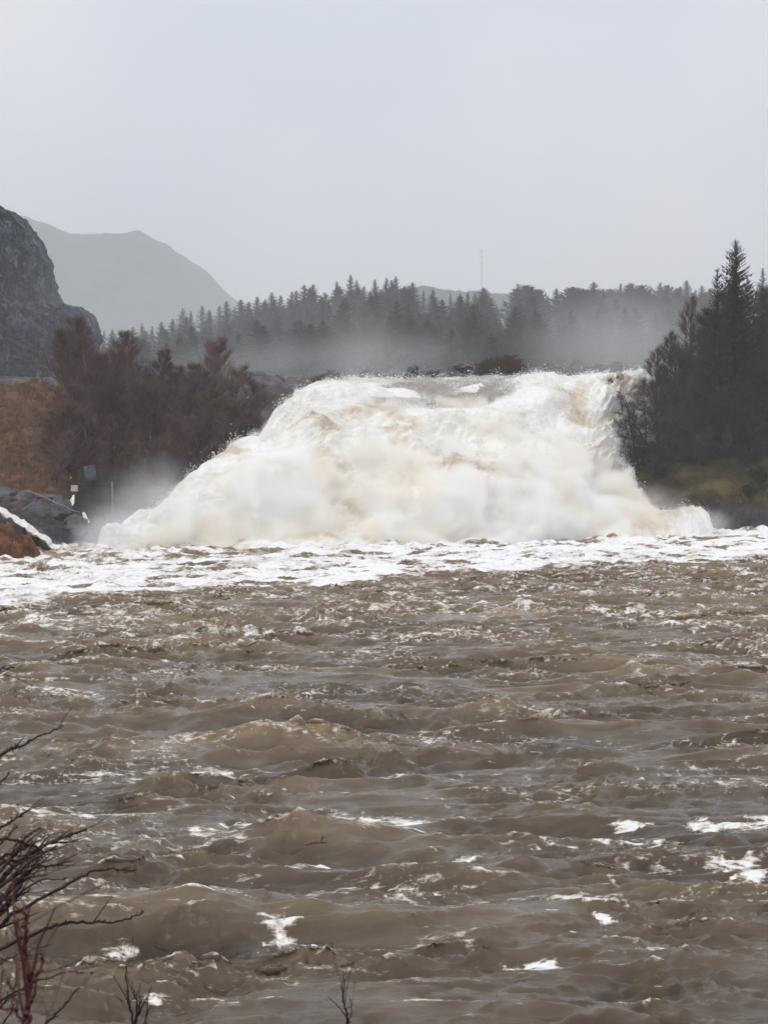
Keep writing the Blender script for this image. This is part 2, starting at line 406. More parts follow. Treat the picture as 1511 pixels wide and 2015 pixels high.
# ---------------------------------------------------------------- mountains
def dome_hill(name, prof, Yc, depth, xl, mat, rough, label=None):
    """prof: list of (px, py) skyline; the hill has its real depth towards and away from the camera"""
    pp = np.array([at(a, b, Yc)[:] for a, b in prof])
    xs = np.linspace(xl, pp[-1, 0], 260)
    zt = np.interp(xs, pp[:, 0], pp[:, 2])
    ts = np.linspace(-1, 1, 90)
    X, T = np.meshgrid(xs, ts)
    H = np.cos(T * np.pi / 2) ** 0.8
    Yv = Yc + T * depth
    Z = -3 + (np.interp(X, xs, zt) + 3) * H
    Z = Z + rough * fbm2(X / (12 * rough), Yv / (12 * rough), 6, 4, 0.6) * (0.3 + 0.7 * H) * sm(-1, 8, Z)
    return tag(grid(name, np.stack([X, Yv, Z], -1), mat), kind='structure')
dome_hill('mountain', [(-400, 300), (-100, 395), (60, 440), (110, 452), (150, 466), (215, 464), (280, 466), (330, 487), (380, 520), (420, 552), (455, 588), (520, 640), (600, 700), (700, 780), (760, 890)],
          3700, 850, -1350, M_mount, 8)
dome_hill('far_hill', [(640, 900), (720, 640), (780, 580), (820, 574), (850, 578), (900, 582), (960, 584), (1010, 580), (1060, 592), (1150, 610), (1300, 640), (1500, 700), (1700, 880)],
          1700, 400, -55, M_mount, 6)

# ---------------------------------------------------------------- cliff
def facets(x, y, z, seed):
    xi, yi, zi = np.floor(x).astype(int), np.floor(y).astype(int), np.floor(z).astype(int)
    best = np.full(x.shape, 9e9); val = np.zeros(x.shape)
    for a in (-1, 0, 1):
        for b in (-1, 0, 1):
            for c in (-1, 0, 1):
                hsh = PERM[(PERM[(PERM[(xi + a + seed) & 1023] + yi + b) & 1023] + zi + c) & 1023]
                r1, r2, r3 = (hsh * 7 % 1024) / 1024, (hsh * 131 % 1024) / 1024, (hsh * 517 % 1024) / 1024
                ex, ey, ez = xi + a + r1 - x, yi + b + r2 - y, zi + c + r3 - z
                d2 = ex ** 2 + ey ** 2 + ez ** 2
                v = (hsh % 97) / 97 - .5 + ((r1 - .5) * ex + (r2 - .5) * ey + (r3 - .5) * ez) * 1.4
                m_ = d2 < best; best = np.where(m_, d2, best); val = np.where(m_, v, val)
    return val
def make_cliff(name, prof, Yc, ry, xc, mat, seed, amp=3.0):
    pr = np.array([at(a, b, Yc)[:] for a, b in prof])       # bottom to top
    zz = np.linspace(pr[0, 2], pr[-1, 2], 480)
    xr = np.interp(zz, pr[:, 2], pr[:, 0])
    th = np.linspace(-0.15 * np.pi, 1.0 * np.pi, 700)
    T, Zg = np.meshgrid(th, zz); XR = np.repeat(xr[:, None], len(th), 1)
    rad = XR - xc
    k = (rad / (xr.max() - xc)) ** 0.8
    c, s = np.cos(T), np.sin(T)
    X = xc + rad * np.sign(c) * np.abs(c) ** 0.8
    Yv = Yc - ry * k * np.sign(s) * np.abs(s) ** 0.75
    w = fbm3(X / 14, Yv / 14, Zg / 22, 5, seed, 0.55)
    r1 = 1 - np.abs(fbm3(X / 9, Yv / 9, (Zg + 0.6 * X) / 5, 5, seed + 5, 0.6))
    d = amp * (w * 0.9 + (r1 - 0.75) * 1.5 + .5 * (1 - 3 * np.abs(fbm3(X / 3.5, Yv / 3.5, (Zg + .9 * X) / 2.2, 4, seed + 7, .6)))) + 0.25 * amp * (np.floor((Zg + 0.4 * X + 2 * w) / 3.2) % 2) * 0.35
    d = .45 * d + 3.6 * facets((X + .3 * Zg) / 8, Yv / 8, Zg / 11, 3) + 1.7 * facets((X + .4 * Zg) / 3, Yv / 3, Zg / 4.2, 17) + .7 * facets(X / 1.2, Yv / 1.2, Zg / 1.4, 29)
    d = d - d.mean()
    edgefix = 0.25 + 0.75 * np.abs(s) ** 0.7
    X = X + np.clip(d, -3, 3) * c * 0.5 * edgefix; Yv = Yv - d * s
    Zo = Zg + 0.4 * amp * 0.3 * fbm3(X / 3, Yv / 3, Zg / 3, 3, seed + 9)
    # close the top
    P = np.stack([X, Yv, Zo], -1)
    cap = []
    for q in (0.85, 0.6, 0.3, 0.02):
        row = P[-1].copy(); cen = np.array([xc, Yc, row[:, 2].mean() + (1 - q) * 3.0])
        cap.append(cen + (row - cen) * q)
    P = np.concatenate([P, np.stack(cap)], 0)
    return tag(grid(name, P, mat, flip=True), kind='structure')
make_cliff('cliff', [(215, 800), (196, 760), (192, 700), (195, 660), (180, 628), (160, 610), (115, 600), (104, 560), (96, 520), (84, 482), (66, 455), (40, 424), (10, 409), (-40, 400)],
           300, 24, -105, M_cliff, 11, 4.2)

# ---------------------------------------------------------------- waterfall
def waterfall():
    nu, nv = 900, 620
    u = np.linspace(0, 1, nu)
    pxl = np.interp(u, [0, 1], [640, 1350])
    lip = np.array([at(a, b, yy)[:] for a, b, yy in zip(pxl, np.interp(pxl, [640, 700, 760, 900, 1040, 1150, 1350], [757, 752, 750, 745, 738, 738, 730]), np.interp(u, [0, 1], [215, 246]))])
    pxb = np.interp(u, [0, 1], [125, 1422])
    base = np.array([onwater(a, b)[:] for a, b in zip(pxb, np.interp(pxb, [125, 600, 1000, 1300, 1422], [1094, 1082, 1072, 1062, 1058]))])
    v = np.linspace(-0.28, 1.12, nv)
    V, U = np.meshgrid(v, u, indexing='ij')
    vc = np.clip(V, 0, 1)
    # horizontal run and drop along the chute
    run = np.interp(vc, [0, 0.1, 0.3, 0.6, 0.85, 1], [0, 0.13, 0.38, 0.66, 0.86, 1.0])
    run_r = np.interp(vc, [0, 0.1, 0.3, 0.6, 0.8, 0.88, 1], [0, 0.06, 0.18, 0.30, 0.50, 0.72, 1.0])
    kr = sm(0.74, 0.90, U); run = run * (1 - kr) + run_r * kr
    drop = np.interp(vc, [0, 0.1, 0.3, 0.6, 0.85, 1], [0, 0.03, 0.22, 0.56, 0.86, 1.0])
    lx, ly, lz = (np.broadcast_to(lip[:, k], V.shape) for k in range(3))
    bx, by, bz = (np.broadcast_to(base[:, k], V.shape) for k in range(3))
    xr_ = np.interp(vc, [0, 0.2, 0.5, 1], [0, 0.17, 0.47, 1.0])
    X = lx + (bx - lx) * xr_; Yv = ly + (by - ly) * run; Z = lz + (bz - lz) * drop
    up = np.maximum(-V, 0); Yv = Yv + up * 70; Z = Z - 0.2 * up
    dn = np.maximum(V - 1, 0); Yv = Yv - dn * 60; Z = Z - dn * 9
    body = sm(-0.12, 0.16, V) * (1 - 0.75 * sm(0.93, 1.1, V))
    # turbulent billows, stretched along the chute
    s1 = V * 34
    a1 = X + 1.2 * p2(X / 9, s1 / 9, 50); b1 = s1 + 1.2 * p2(X / 9, s1 / 9, 51)
    big = fbm2(a1 / 13, b1 / 11, 2, 60)
    bil = 2.4 * np.sqrt(fbm2(a1 / 6.5, b1 / 6.5, 2, 63, 0.4) ** 2 + .03) - .6
    a2 = X + 0.4 * p2(X / 3, s1 / 3, 52); b2 = s1 + 0.4 * p2(X / 3, s1 / 3, 53)
    bil2 = 2.4 * np.sqrt(fbm2(a2 / 2.6, b2 / 2.6, 3, 66, 0.45) ** 2 + .02) - .6
    fine = fbm2(a2 / 0.8, b2 / 0.8, 3, 70)
    rgh = 0.55 + 0.6 * sm(-0.3, 0.4, fbm2(X / 10, s1 / 10, 2, 77))
    calmlip = 0
    dsp = body * (1.7 * big + rgh * (1.0 * bil + 0.36 * bil2 + 0.10 * fine))
    # a long standing roller across the middle and a bulge at the foot
    pxv = X / Yv * F + 755.5; pyv = 880 - (Z - CAMZ) / Yv * F
    def blob(cx, cy, rx, ry): return np.exp(-((pxv - cx) / rx) ** 2 - ((pyv - cy) / ry) ** 2)
    dsp = dsp + body * (2.2 * blob(760, 880, 120, 26) + 1.6 * blob(900, 835, 110, 22) - 1.4 * blob(880, 790, 120, 20) + 1.3 * blob(560, 800, 90, 30) + 1.4 * blob(1060, 790, 60, 26) + 1.2 * blob(980, 985, 130, 36))
    dsp = dsp * (1 - .72 * blob(885, 765, 160, 44))
    dsp = dsp + 3.0 * blob(1362, 1028, 52, 26) * (.7 + .6 * fbm2(a2 / 2.2, b2 / 2.2, 3, 99)) + 1.8 * blob(225, 1055, 55, 26) * (.7 + .6 * fbm2(a2 / 2.2, b2 / 2.2, 3, 98))
    wig = p2(X / 5, s1 / 5, 58) * 0.3 * body
    Xo = X + wig; Yo = Yv - dsp * 0.72; Zo = Z + dsp * 0.62
    # river surface texture above the lip
    Zo = Zo + (1 - body) * 0.35 * fbm2(X / 2.4, Yv / 1.6, 3, 81) * sm(-0.2, -0.1, V + 0 * X) * (V < 0.5)
    # side edges tuck down into the banks
    eL = 1 - sm(0.0, 0.025, U); eR = sm(0.985, 1.0, U)
    Zo = Zo - 2.5 * eL - 1.5 * eR
    foam = 0.25 + 0.9 * sm(-0.02, 0.13, V + 0.05 * fbm2(X / 5, s1 / 5, 3, 90)) + 0.5 * sm(0.1, 0.5, big)
    foam = foam + 0.9 * sm(0.35, 0.9, bil + 0.3 * fine) * (V < 0.2)
    foam = foam + 0.9 * (1 - sm(640, 760, pxv)) + 0.7 * sm(1030, 1120, pxv)
    foam = foam - 1.9 * blob(885, 770, 135, 26) - 0.7 * blob(700, 790, 60, 22)
    tint = 0.12 + 0.50 * sm(0.0, 0.7, fbm2(a1 / 7, b1 / 5, 4, 95)) + 0.18 * sm(0.2, -0.6, bil)
    tint = tint + 0.5 * blob(780, 870, 70, 26) * (0.6 + 0.8 * fbm2(a2 / 2, b2 / 2, 3, 44)) + 0.75 * blob(1015, 1015, 28, 20) + 0.32 * blob(1000, 960, 130, 45) + 0.3 * blob(650, 830, 60, 30) + 0.28 * blob(1340, 1010, 60, 30)
    tint = tint + 0.35 * blob(640, 1092, 130, 9) + 0.2 * blob(1180, 900, 60, 80)
    tag(grid('waterfall', np.stack([Xo, Yo, Zo], -1), M_fall, {'foam': foam, 'tint': tint}), kind='structure')
    return Xo, Yo, Zo, body
FX, FY, FZ, FB = waterfall()

def droplets():
    r = np.random.RandomState(12)
    w = (FB > .3).ravel(); P = np.stack([FX, FY, FZ], -1).reshape(-1, 3)[w]
    # clustered: thrown up where the billows are strongest
    c = fbm3(P[:, 0] / 2.2, P[:, 1] / 2.2, P[:, 2] / 2.2, 3, 55)
    pr = sm(-.05, .5, c); pr = pr / pr.sum()
    k = r.choice(len(P), 42000, p=pr); Q = P[k]
    t = r.exponential(.28, len(k))[:, None]
    dirv = np.stack([r.randn(len(k)) * .35, -.45 + r.randn(len(k)) * .3, .85 + r.randn(len(k)) * .3], 1)
    Q = Q + dirv * t + r.randn(len(k), 3) * .12
    sz = (r.uniform(.014, .04, len(k)) * (1 + .8 * (r.rand(len(k)) < .06)))[:, None, None]
    tet = np.array([[1, 1, 1], [1, -1, -1], [-1, 1, -1], [-1, -1, 1]], np.float32)
    V = Q[:, None, :] + sz * (tet[None] + r.randn(len(k), 4, 3) * .4)
    b = np.arange(len(k))[:, None] * 4
    Fs = np.concatenate([b + np.array([[0, 1, 2]]), b + np.array([[0, 3, 1]]), b + np.array([[0, 2, 3]]), b + np.array([[1, 3, 2]])])
    m, nt, bs = mat_new('spray_drops'); bs.inputs['Base Color'].default_value = (.84, .83, .80, 1); bs.inputs['Roughness'].default_value = .6
    tag(raw_mesh('spray_drops', V.reshape(-1, 3), Fs, m, None, False), kind='stuff')
droplets()

# ---------------------------------------------------------------- river
def ocean(Nn, Lp, lam, width, theta, spread, seed, chop):
    r = np.random.RandomState(seed)
    k1 = 2 * np.pi * np.fft.fftfreq(Nn, Lp / Nn)
    KX, KY = np.meshgrid(k1, k1); K = np.hypot(KX, KY); K[0, 0] = 1e-6
    k0 = 2 * np.pi / lam
    S = np.exp(-1.25 * (k0 / K) ** 2) / K ** 3.6
    S *= (K < 2 * np.pi / (lam * width))
    cs = (KX * math.cos(theta) + KY * math.sin(theta)) / K
    S *= np.abs(cs) ** spread + 0.04
    S[0, 0] = 0
    H = (r.randn(Nn, Nn) + 1j * r.randn(Nn, Nn)) * np.sqrt(S)
    h = np.fft.ifft2(H).real; sc_ = 1 / h.std()
    dx = np.fft.ifft2(1j * KX / K * H).real * sc_; dy = np.fft.ifft2(1j * KY / K * H).real * sc_; h = h * sc_
    g = Lp / Nn
    jx = np.gradient(dx, g, axis=1); jy = np.gradient(dy, g, axis=0)
    return h.astype(np.float32), dx.astype(np.float32), dy.astype(np.float32), (jx + jy).astype(np.float32)
def samp(A, Lp, x, y):
    Nn = A.shape[0]
    fx = (x / Lp) % 1.0 * Nn; fy = (y / Lp) % 1.0 * Nn
    xi = np.floor(fx).astype(np.int32); yi = np.floor(fy).astype(np.int32)
    tx = (fx - xi).astype(np.float32); ty = (fy - yi).astype(np.float32)
    xi %= Nn; yi %= Nn; x2 = (xi + 1) % Nn; y2 = (yi + 1) % Nn
    return (A[yi, xi] * (1 - tx) + A[yi, x2] * tx) * (1 - ty) + (A[y2, xi] * (1 - tx) + A[y2, x2] * tx) * ty

def river():
    ys = [12.0]
    while ys[-1] < 226:
        y = ys[-1]
        ys.append(y + (0.22 if y < 29 else max(0.0022 * y, 0.07) if y < 62 else 0.15))
    ys = np.array(ys)
    uc = np.linspace(-0.235, 0.235, 1000)
    ur = 0.235 + np.geomspace(0.002, 0.75, 50)
    us = np.concatenate([-ur[::-1], uc, ur])
    U, Y = np.meshgrid(us, ys); X = U * Y
    wx = X + 3 * p2(X / 25, Y / 25, 1) + 1.2 * p2(X / 7, Y / 7, 2); wy = Y + 3 * p2(X / 25, Y / 25, 3) + 0.8 * p2(X / 7, Y / 7, 4)
    specs = [(1024, 139.0, 7.4, 0.10, R(80), 2.5, 3, 0.165), (1024, 61.0, 2.3, 0.10, R(97), 1.6, 4, 0.068), (1024, 23.0, 0.75, 0.1, R(82), 1.0, 5, 0.017)]
    far = sm(60, 125, Y)
    act = 0.55 + 0.75 * sm(-0.45, 0.45, fbm2(X / 14, Y / 10, 2, 9)) + 0.35 * far           # lively and calm reaches
    act2 = 0.35 + 1.1 * sm(-0.3, 0.5, fbm2(X / 6, Y / 5, 2, 12)) + 0.35 * far
    h = np.zeros_like(X); dx = np.zeros_like(X); dy = np.zeros_like(X); cr = np.zeros_like(X)
    for i, (Nn, Lp, lam, wd, th, sp, sd, amp) in enumerate(specs):
        A = ocean(Nn, Lp, lam, wd, th, sp, sd, 1)
        a = amp * (act if i == 0 else act2)
        ca, sa = math.cos(0.12 * i), math.sin(0.12 * i)
        wxs = wx * (0.5, 0.6, 0.75)[i]
        qx, qy = (wxs * ca - wy * sa), (wxs * sa + wy * ca)
        hh, ddx, ddy, jj = [samp(B, Lp, qx, qy) for B in A]
        h += a * hh
        ch = (.9, .8, .7)[i]
        dx += a * ch * (ddx * ca + ddy * sa); dy += a * ch * (-ddx * sa + ddy * ca)
        cr += a * ch * jj * (1, 1, .35)[i]
    crest = np.zeros_like(X)
    # hand-placed standing waves: (px, py, half-length in px, height m, tilt)
    for (px, py, hl, hgt, wdt, tilt) in [(600, 1640, 130, 0.5, 1.1, 0.00), (990, 1395, 120, 0.62, 1.5, 0.04), (860, 1790, 330, 0.42, 0.9, -0.02), (660, 1222, 45, 0.85, 1.2, 0), (505, 1248, 45, 0.8, 1.1, 0),
                                         (1050, 1690, 260, 0.40, 1.0, 0.03), (380, 1530, 90, 0.45, 1.0, 0.2), (60, 1625, 130, 0.5, 1.0, 0), (1290, 1330, 240, 0.5, 1.4, 0.0), (1440, 1310, 60, 0.75, 1.3, 0),
                                         (300, 1480, 170, 0.4, 1.2, 0.05), (1180, 1290, 120, 0.4, 1.5, 0.1), (1000, 1210, 160, 0.55, 1.6, 0), (60, 1230, 60, 0.8, 1.3, 0), (640, 1880, 240, 0.32, 0.7, 0.0), (1230, 1640, 60, 0.35, 0.8, 0), (900, 1478, 500, 0.35, 1.1, 0.0), (180, 1860, 200, .3, .8, 0)]:
        c = onwater(px, py + .5 * hgt * F / onwater(px, py).y); lx = hl / F * c.y
        t = (X - c.x) / lx
        yy = (Y - c.y - tilt * (X - c.x)) + 0.25 * wdt * p2(X / (1.6 * wdt), Y * 0 + py, 7) + 0.5 * wdt * t * t
        q = np.where(yy < 0, yy / (0.55 * wdt), yy / (1.5 * wdt))
        env = np.exp(-t ** 4) * (0.75 + 0.5 * p2(X / 1.3, Y / 3, 8))
        w = np.exp(-np.sqrt(q * q * 1.8 + .04) + .2) * env
        h += 0.62 * hgt * w; dy -= 0.3 * hgt * w; crest += 0.5 * sm(0.55, 1.0, w + 0.25 * p2(X / 0.6, Y / 0.5, 6)) * (hgt > .3)
    crz = np.clip(1 - np.abs(fbm2(wx / 4.5, wy / 1.3, 3, 91, .5)) * 7, 0, 1) * sm(-.1, .4, fbm2(X / 8, Y / 5, 2, 92))
    crz2 = np.clip(1 - np.abs(fbm2(wx / 1.6, wy / .45, 3, 93, .5)) * 6, 0, 1) * sm(-.2, .4, fbm2(X / 4, Y / 3, 2, 94))
    h -= .10 * crz + .025 * crz2
    foam = 0.62 * sm(0.45, 1.3, -cr + 0.5 * fbm2(X / 2.2, Y / 1.0, 4, 13))
    # lacy streaks
    sx = X + 1.5 * p2(X / 4, Y / 3, 14); sy = Y + 0.9 * p2(X / 4, Y / 3, 15)
    lace = 1 - np.abs(fbm2(sx / 3.2, sy / 1.5, 4, 16, 0.55)) * 3.2
    where = sm(-0.15, 0.5, fbm2(X / 9, Y / 4.5, 3, 17) + .22 * far)
    lace2 = np.clip(1 - np.abs(fbm2(sx / 1.3, sy / .6, 4, 18, 0.6)) * 2.6, 0, 1)
    foam = np.maximum(foam, np.maximum(np.clip(lace, 0, 1) * .60, lace2 * .58) * where)
    foam += 0.12 * far * sm(-0.2, 0.5, fbm2(X / 3, Y / 2, 3, 19)) + 0.3 * far * sm(0.1, 0.6, fbm2(sx / 2.4, sy / 1.1, 4, 23))
    # long thin drift lines drawn out by the current
    line = np.clip(1 - np.abs(fbm2(sx / 7.0, sy / 1.4, 3, 88, .5)) * 11, 0, 1) * sm(.0, .35, fbm2(X / 5, Y / 2.5, 3, 89) - .05)
    foam = np.maximum(foam, .72 * line * (.6 + .6 * lace2))
    # patches of thick foam seen in the picture: centre, half sizes in photograph px
    def patch(px, py, rx, ry, s, tl=0.0):
        c = onwater(px, py); a = rx / F * c.y; b = ry * c.y ** 2 / (CAMZ * F)
        xx = X - c.x; yy = Y - c.y + tl * xx
        n = 0.62 * fbm2((X + .3 * a * p2(X / a * 2, Y / b, 24)) / (0.8 * a + 0.15), Y / (0.38 * b + 0.10), 4, 25, .6)
        return s * (.78 + .5 * lace2) * sm(1.35, 0.3, np.sqrt((xx / (1.35 * a)) ** 2 + (yy / (.85 * b)) ** 2) + n)
    for p in [(740, 1612, 100, 14, 1.0), (600, 1618, 60, 9, .9), (520, 1630, 60, 7, .9), (800, 1636, 60, 8, .9), (1240, 1650, 62, 15, .95), (1450, 1622, 75, 12, 1.0), (1480, 1700, 50, 26, 1.0), (1200, 1785, 55, 10, 1.0), (1185, 1810, 14, 20, .95), (1225, 1850, 24, 12, .95),
              (1130, 1765, 30, 8, .8), (390, 1520, 55, 18, .85), (110, 1612, 70, 11, .9), (60, 1590, 60, 18, .75), (320, 1795, 100, 8, .95), (700, 1860, 110, 6, 1.0), (540, 1835, 30, 20, .8), (1050, 1895, 60, 8, 1.0), (480, 1740, 55, 16, .62), (110, 1660, 30, 10, .9),
              (610, 1694, 40, 6, .8), (880, 1694, 50, 6, .85), (770, 1540, 25, 8, .6), (120, 1363, 50, 5, .85), (500, 1248, 35, 14, .85), (660, 1235, 60, 8, .6), (60, 1230, 55, 16, .8), (150, 1210, 100, 10, .6), (1440, 1310, 70, 10, .55), (985, 1395, 90, 6, .5), (1240, 1620, 40, 5, .8), (400, 1640, 60, 8, .7),
              (1380, 1870, 80, 8, .75), (230, 1850, 40, 4, .8), (30, 1875, 30, 5, 1.0), (440, 1960, 140, 4, .6), (850, 1965, 120, 5, .6), (310, 1960, 20, 8, .8), (1240, 1745, 60, 7, .6), (1340, 1270, 120, 5, .5), (1180, 1960, 60, 8, .6), (1290, 1215, 100, 6, .6), (340, 1180, 130, 12, .45)]:
        foam = np.maximum(foam, patch(*p))
    foam = np.maximum(foam, crest * sm(-.3, .3, fbm2(X / 1.1, Y / .7, 3, 35)))
    # the wide apron of foam under the falls
    yedge = np.interp(U, [-0.6, -0.2, -0.04, 0.2, 0.6], [122, 124, 138, 167, 175]) + 4.5 * fbm2(X / 22, Y * 0, 3, 26) + 5.0 * fbm2(X / 7, Y / 9, 4, 27)
    apron = sm(-4.0, 3.5, Y - yedge)
    streak = fbm2(X / 7, Y / 2.2, 4, 28, 0.6)
    foam = np.maximum(foam, apron * (1.15 - 0.95 * sm(0.0, 0.7, streak)) * (1 - .22 * sm(.1, -.2, U) * sm(130, 150, Y) * sm(-.4, .2, fbm2(X / 4, Y / 2.5, 4, 34))))
    foam = foam - 0.5 * apron * sm(0.05, -0.1, U) * sm(150, 168, Y) * sm(0.0, 0.5, fbm2(X / 5, Y / 3, 3, 30))
    calm = 1 - 0.1 * apron
    h *= calm; dx *= calm; dy *= calm
    near_falls = sm(-22, -4, Y - Yb(X))
    h += near_falls * 0.9 * (np.abs(fbm2(X / 5, Y / 3.5, 4, 33)) + .1)
    tint = 0.36 + 0.14 * fbm2(X / 10, Y / 6, 3, 18) + 0.6 * np.clip(h, -0.4, 0.6) + 0.15 * far + 0.10 * fbm2(X / 1.6, Y / 0.5, 4, 20, .6) - .15 * crz  # aerated crests lighter; trough and crease shade also painted into this tint
    P = np.stack([X + dx, Y + dy, h], -1)
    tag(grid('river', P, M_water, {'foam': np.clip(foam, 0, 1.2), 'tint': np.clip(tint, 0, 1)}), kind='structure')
river()

# ---------------------------------------------------------------- the bank under the camera
ys = np.linspace(-12, 26, 90); xs = np.linspace(-45, 45, 180)
X, Y = np.meshgrid(xs, ys)
Z = np.interp(Y, [-12, 0, 3, 7, 12, 17, 26], [9.2, 8.3, 7.4, 5.6, 3.2, 0.6, -2.5]) + 0.25 * fbm2(X / 3, Y / 3, 4, 41)
tag(grid('near_riverbank', np.stack([X, Y, Z], -1), M_nearbank), kind='structure')

# ---------------------------------------------------------------- trees
def bare_tree(seed, h=10.0, spread=0.42, up=0.9, n1=34, n2=9, n3=7, twig=0.016, lean=0.0, droop=0.0, start=0.12, stems=1):
    rd = random.Random(seed)
    TR, CR = [], []
    def rv(s): return Vector((rd.uniform(-s, s), rd.uniform(-s, s), rd.uniform(-s, s)))
    for st in range(stems):
        p = Vector((rd.uniform(-0.4, 0.4) * (stems > 1), rd.uniform(-0.4, 0.4) * (stems > 1), -0.6)); hh = h * (1 if st == 0 else rd.uniform(0.7, 0.95))
        dv = Vector((lean + rd.uniform(-0.12, 0.12) * (1 + stems), rd.uniform(-.1, .1) * stems, 1)).normalized()
        pts = [p]; rad = [0.014 * hh + 0.02]
        ns = 12
        for i in range(ns):
            dv = (dv + rv(0.07) + Vector((0, 0, 0.04))).normalized()
            pts.append(pts[-1] + dv * (hh + 0.6) / ns); rad.append((0.014 * hh + 0.02) * (1 - (i + 1) / ns) ** 0.8 + 0.008)
        TR += tube(pts, rad)
        for i in range(n1 // (1 if stems == 1 else 2)):
            t = start + (1 - start) * (i + rd.random()) / (n1 // (1 if stems == 1 else 2))
            f = t * ns; k = min(int(f), ns - 1); bp = pts[k].lerp(pts[k + 1], f - k)
            az = rd.uniform(0, 2 * math.pi); ln = spread * hh * (0.35 + 0.65 * math.sin(math.pi * min(1, (t - start) / (1 - start) * 0.75 + 0.2))) * rd.uniform(0.6, 1.1) * (1.15 - t) ** 0.5
            bd = Vector((math.cos(az) + lean * 1.2, math.sin(az), up * rd.uniform(0.5, 1.3))).normalized()
            q = [bp]; nb = 4
            for j in range(nb):
                bd = (bd + rv(0.13) + Vector((0, 0, 0.09 - droop))).normalized(); q.append(q[-1] + bd * ln / nb)
            r0 = 0.006 * hh * (1 - t) + 0.018
            (TR if t < 0.5 else CR).extend(tube(q, [r0, r0 * .75, r0 * .5, r0 * .35, 0.008]))
            for a in range(n2):
                tt = rd.uniform(0.2, 1.0) * nb; kk = min(int(tt), nb - 1); sp = q[kk].lerp(q[kk + 1], tt - kk)
                sd = (bd * 0.8 + rv(0.8) + Vector((0, 0, 0.55 * up - droop * 1.5))).normalized(); sl_ = ln * rd.uniform(0.18, 0.42)
                m = sp + sd * sl_ * 0.5; e = m + (sd + rv(0.25) + Vector((0, 0, 0.1 - droop))).normalized() * sl_ * 0.5
                CR.append((sp, m, 0.014, 0.011)); CR.append((m, e, 0.011, 0.007))
                for b in range(n3):
                    o_ = sp.lerp(e, rd.random()); td = (sd * 0.7 + rv(0.8) + Vector((0, 0, 0.6 * up - droop))).normalized()
                    CR.append((o_, o_ + td * rd.uniform(0.35, 1.15) * (0.4 + 0.045 * hh), twig, 0.005))
    return TR, CR
def spruce(seed, h=18.0, w=0.16, step=0.42, nb=9, start=0.08, ragged=0.35, droop=0.35, fine=True, pw=.85, wk=1.0):
    rd = random.Random(seed)
    T = tube([Vector((0, 0, -0.8)), Vector((0, 0, h * .5)), Vector((rd.uniform(-.1, .1), 0, h))], [0.012 * h + 0.05, 0.007 * h, 0.02])
    V = []; Fc = []
    def tri(a, b, c):
        i = len(V); V.extend([a, b, c]); Fc.append((i, i + 1, i + 2))
    z = h * start
    while z < h - 0.15:
        t = (z / h - start) / (1 - start)
        Lr = w * h * (1 - t) ** pw * (0.6 + 0.4 * min(1, t * 6 + 0.3)) + 0.12
        n = max(4, int(nb * (1 - 0.45 * t)))
        for i in range(n):
            az = rd.uniform(0, 2 * math.pi); ln = Lr * rd.uniform(1 - ragged, 1.08); z0 = z + rd.uniform(-.3, .3) * step
            dx_, dy_ = math.cos(az), math.sin(az); sx, sy = -dy_, dx_
            dr = droop * (1 - t) - 0.3 * t
            K = 4 if fine else 2
            prev = Vector((0, 0, z0))
            for j in range(1, K + 1):
                s = j / K
                cur = Vector((dx_ * ln * s, dy_ * ln * s, z0 - dr * ln * s + 0.28 * ln * s * s))
                wd = wk * (0.17 * ln + 0.1) * (1 - s * 0.75) * rd.uniform(0.7, 1.3)
                mid = prev.lerp(cur, 0.3)
                hang = 0.16 * wk * ln * (1 - 0.5 * s) + 0.07
                tri(prev, mid + Vector((sx * wd, sy * wd, -0.4 * hang)), cur)
                tri(prev, cur, mid - Vector((sx * wd, sy * wd, 0.4 * hang)))
                tri(prev, prev.lerp(cur, .6) + Vector((sx * .05, sy * .05, -hang * rd.uniform(.6, 1.4))), cur)
                prev = cur
            e = prev; tri(e, e + Vector((dx_ * .12 * ln, dy_ * .12 * ln, .04)), e + Vector((sx * .05, sy * .05, -.06)))
        z += step * (1 - 0.55 * t) * rd.uniform(0.75, 1.25)
    tri(Vector((-.06, 0, h - .5)), Vector((.06, 0, h - .5)), Vector((0, 0, h + .35)))
    return T, (np.array([v[:] for v in V], np.float32), np.array(Fc, np.int32))
PR = {}
def proto_bare(key, seed, tmat, cmat, **kw):
    T, C = bare_tree(seed, **kw)
    r = empty('bare_tree', (0, 0, 0)); segs_mesh('trunk', T, tmat, r, sides=5, smooth=True); segs_mesh('crown', C, cmat, r, sides=3)
    PR[key] = [r, kw.get('h', 10.0), False]
def proto_spruce(key, seed, cmat, name='spruce_tree', **kw):
    T, (V, Fc) = spruce(seed, **kw)
    r = empty(name, (0, 0, 0)); segs_mesh('trunk', T, M_bark, r, sides=6, smooth=True); raw_mesh('crown', V, Fc, cmat, None, False, r)
    PR[key] = [r, kw.get('h', 18.0), False]
def plant(key, loc, scale, rz, label, cat, group, sx=1.0):
    p = PR[key]
    o = p[0] if not p[2] else copy_tree(p[0])
    p[2] = True
    o.location = loc; o.rotation_euler = (0, 0, rz); o.scale = (scale * sx, scale * sx, scale)
    for k in ('label', 'category', 'group'):
        if k in o: del o[k]
    return tag(o, label, cat, group)
rd = random.Random(5)

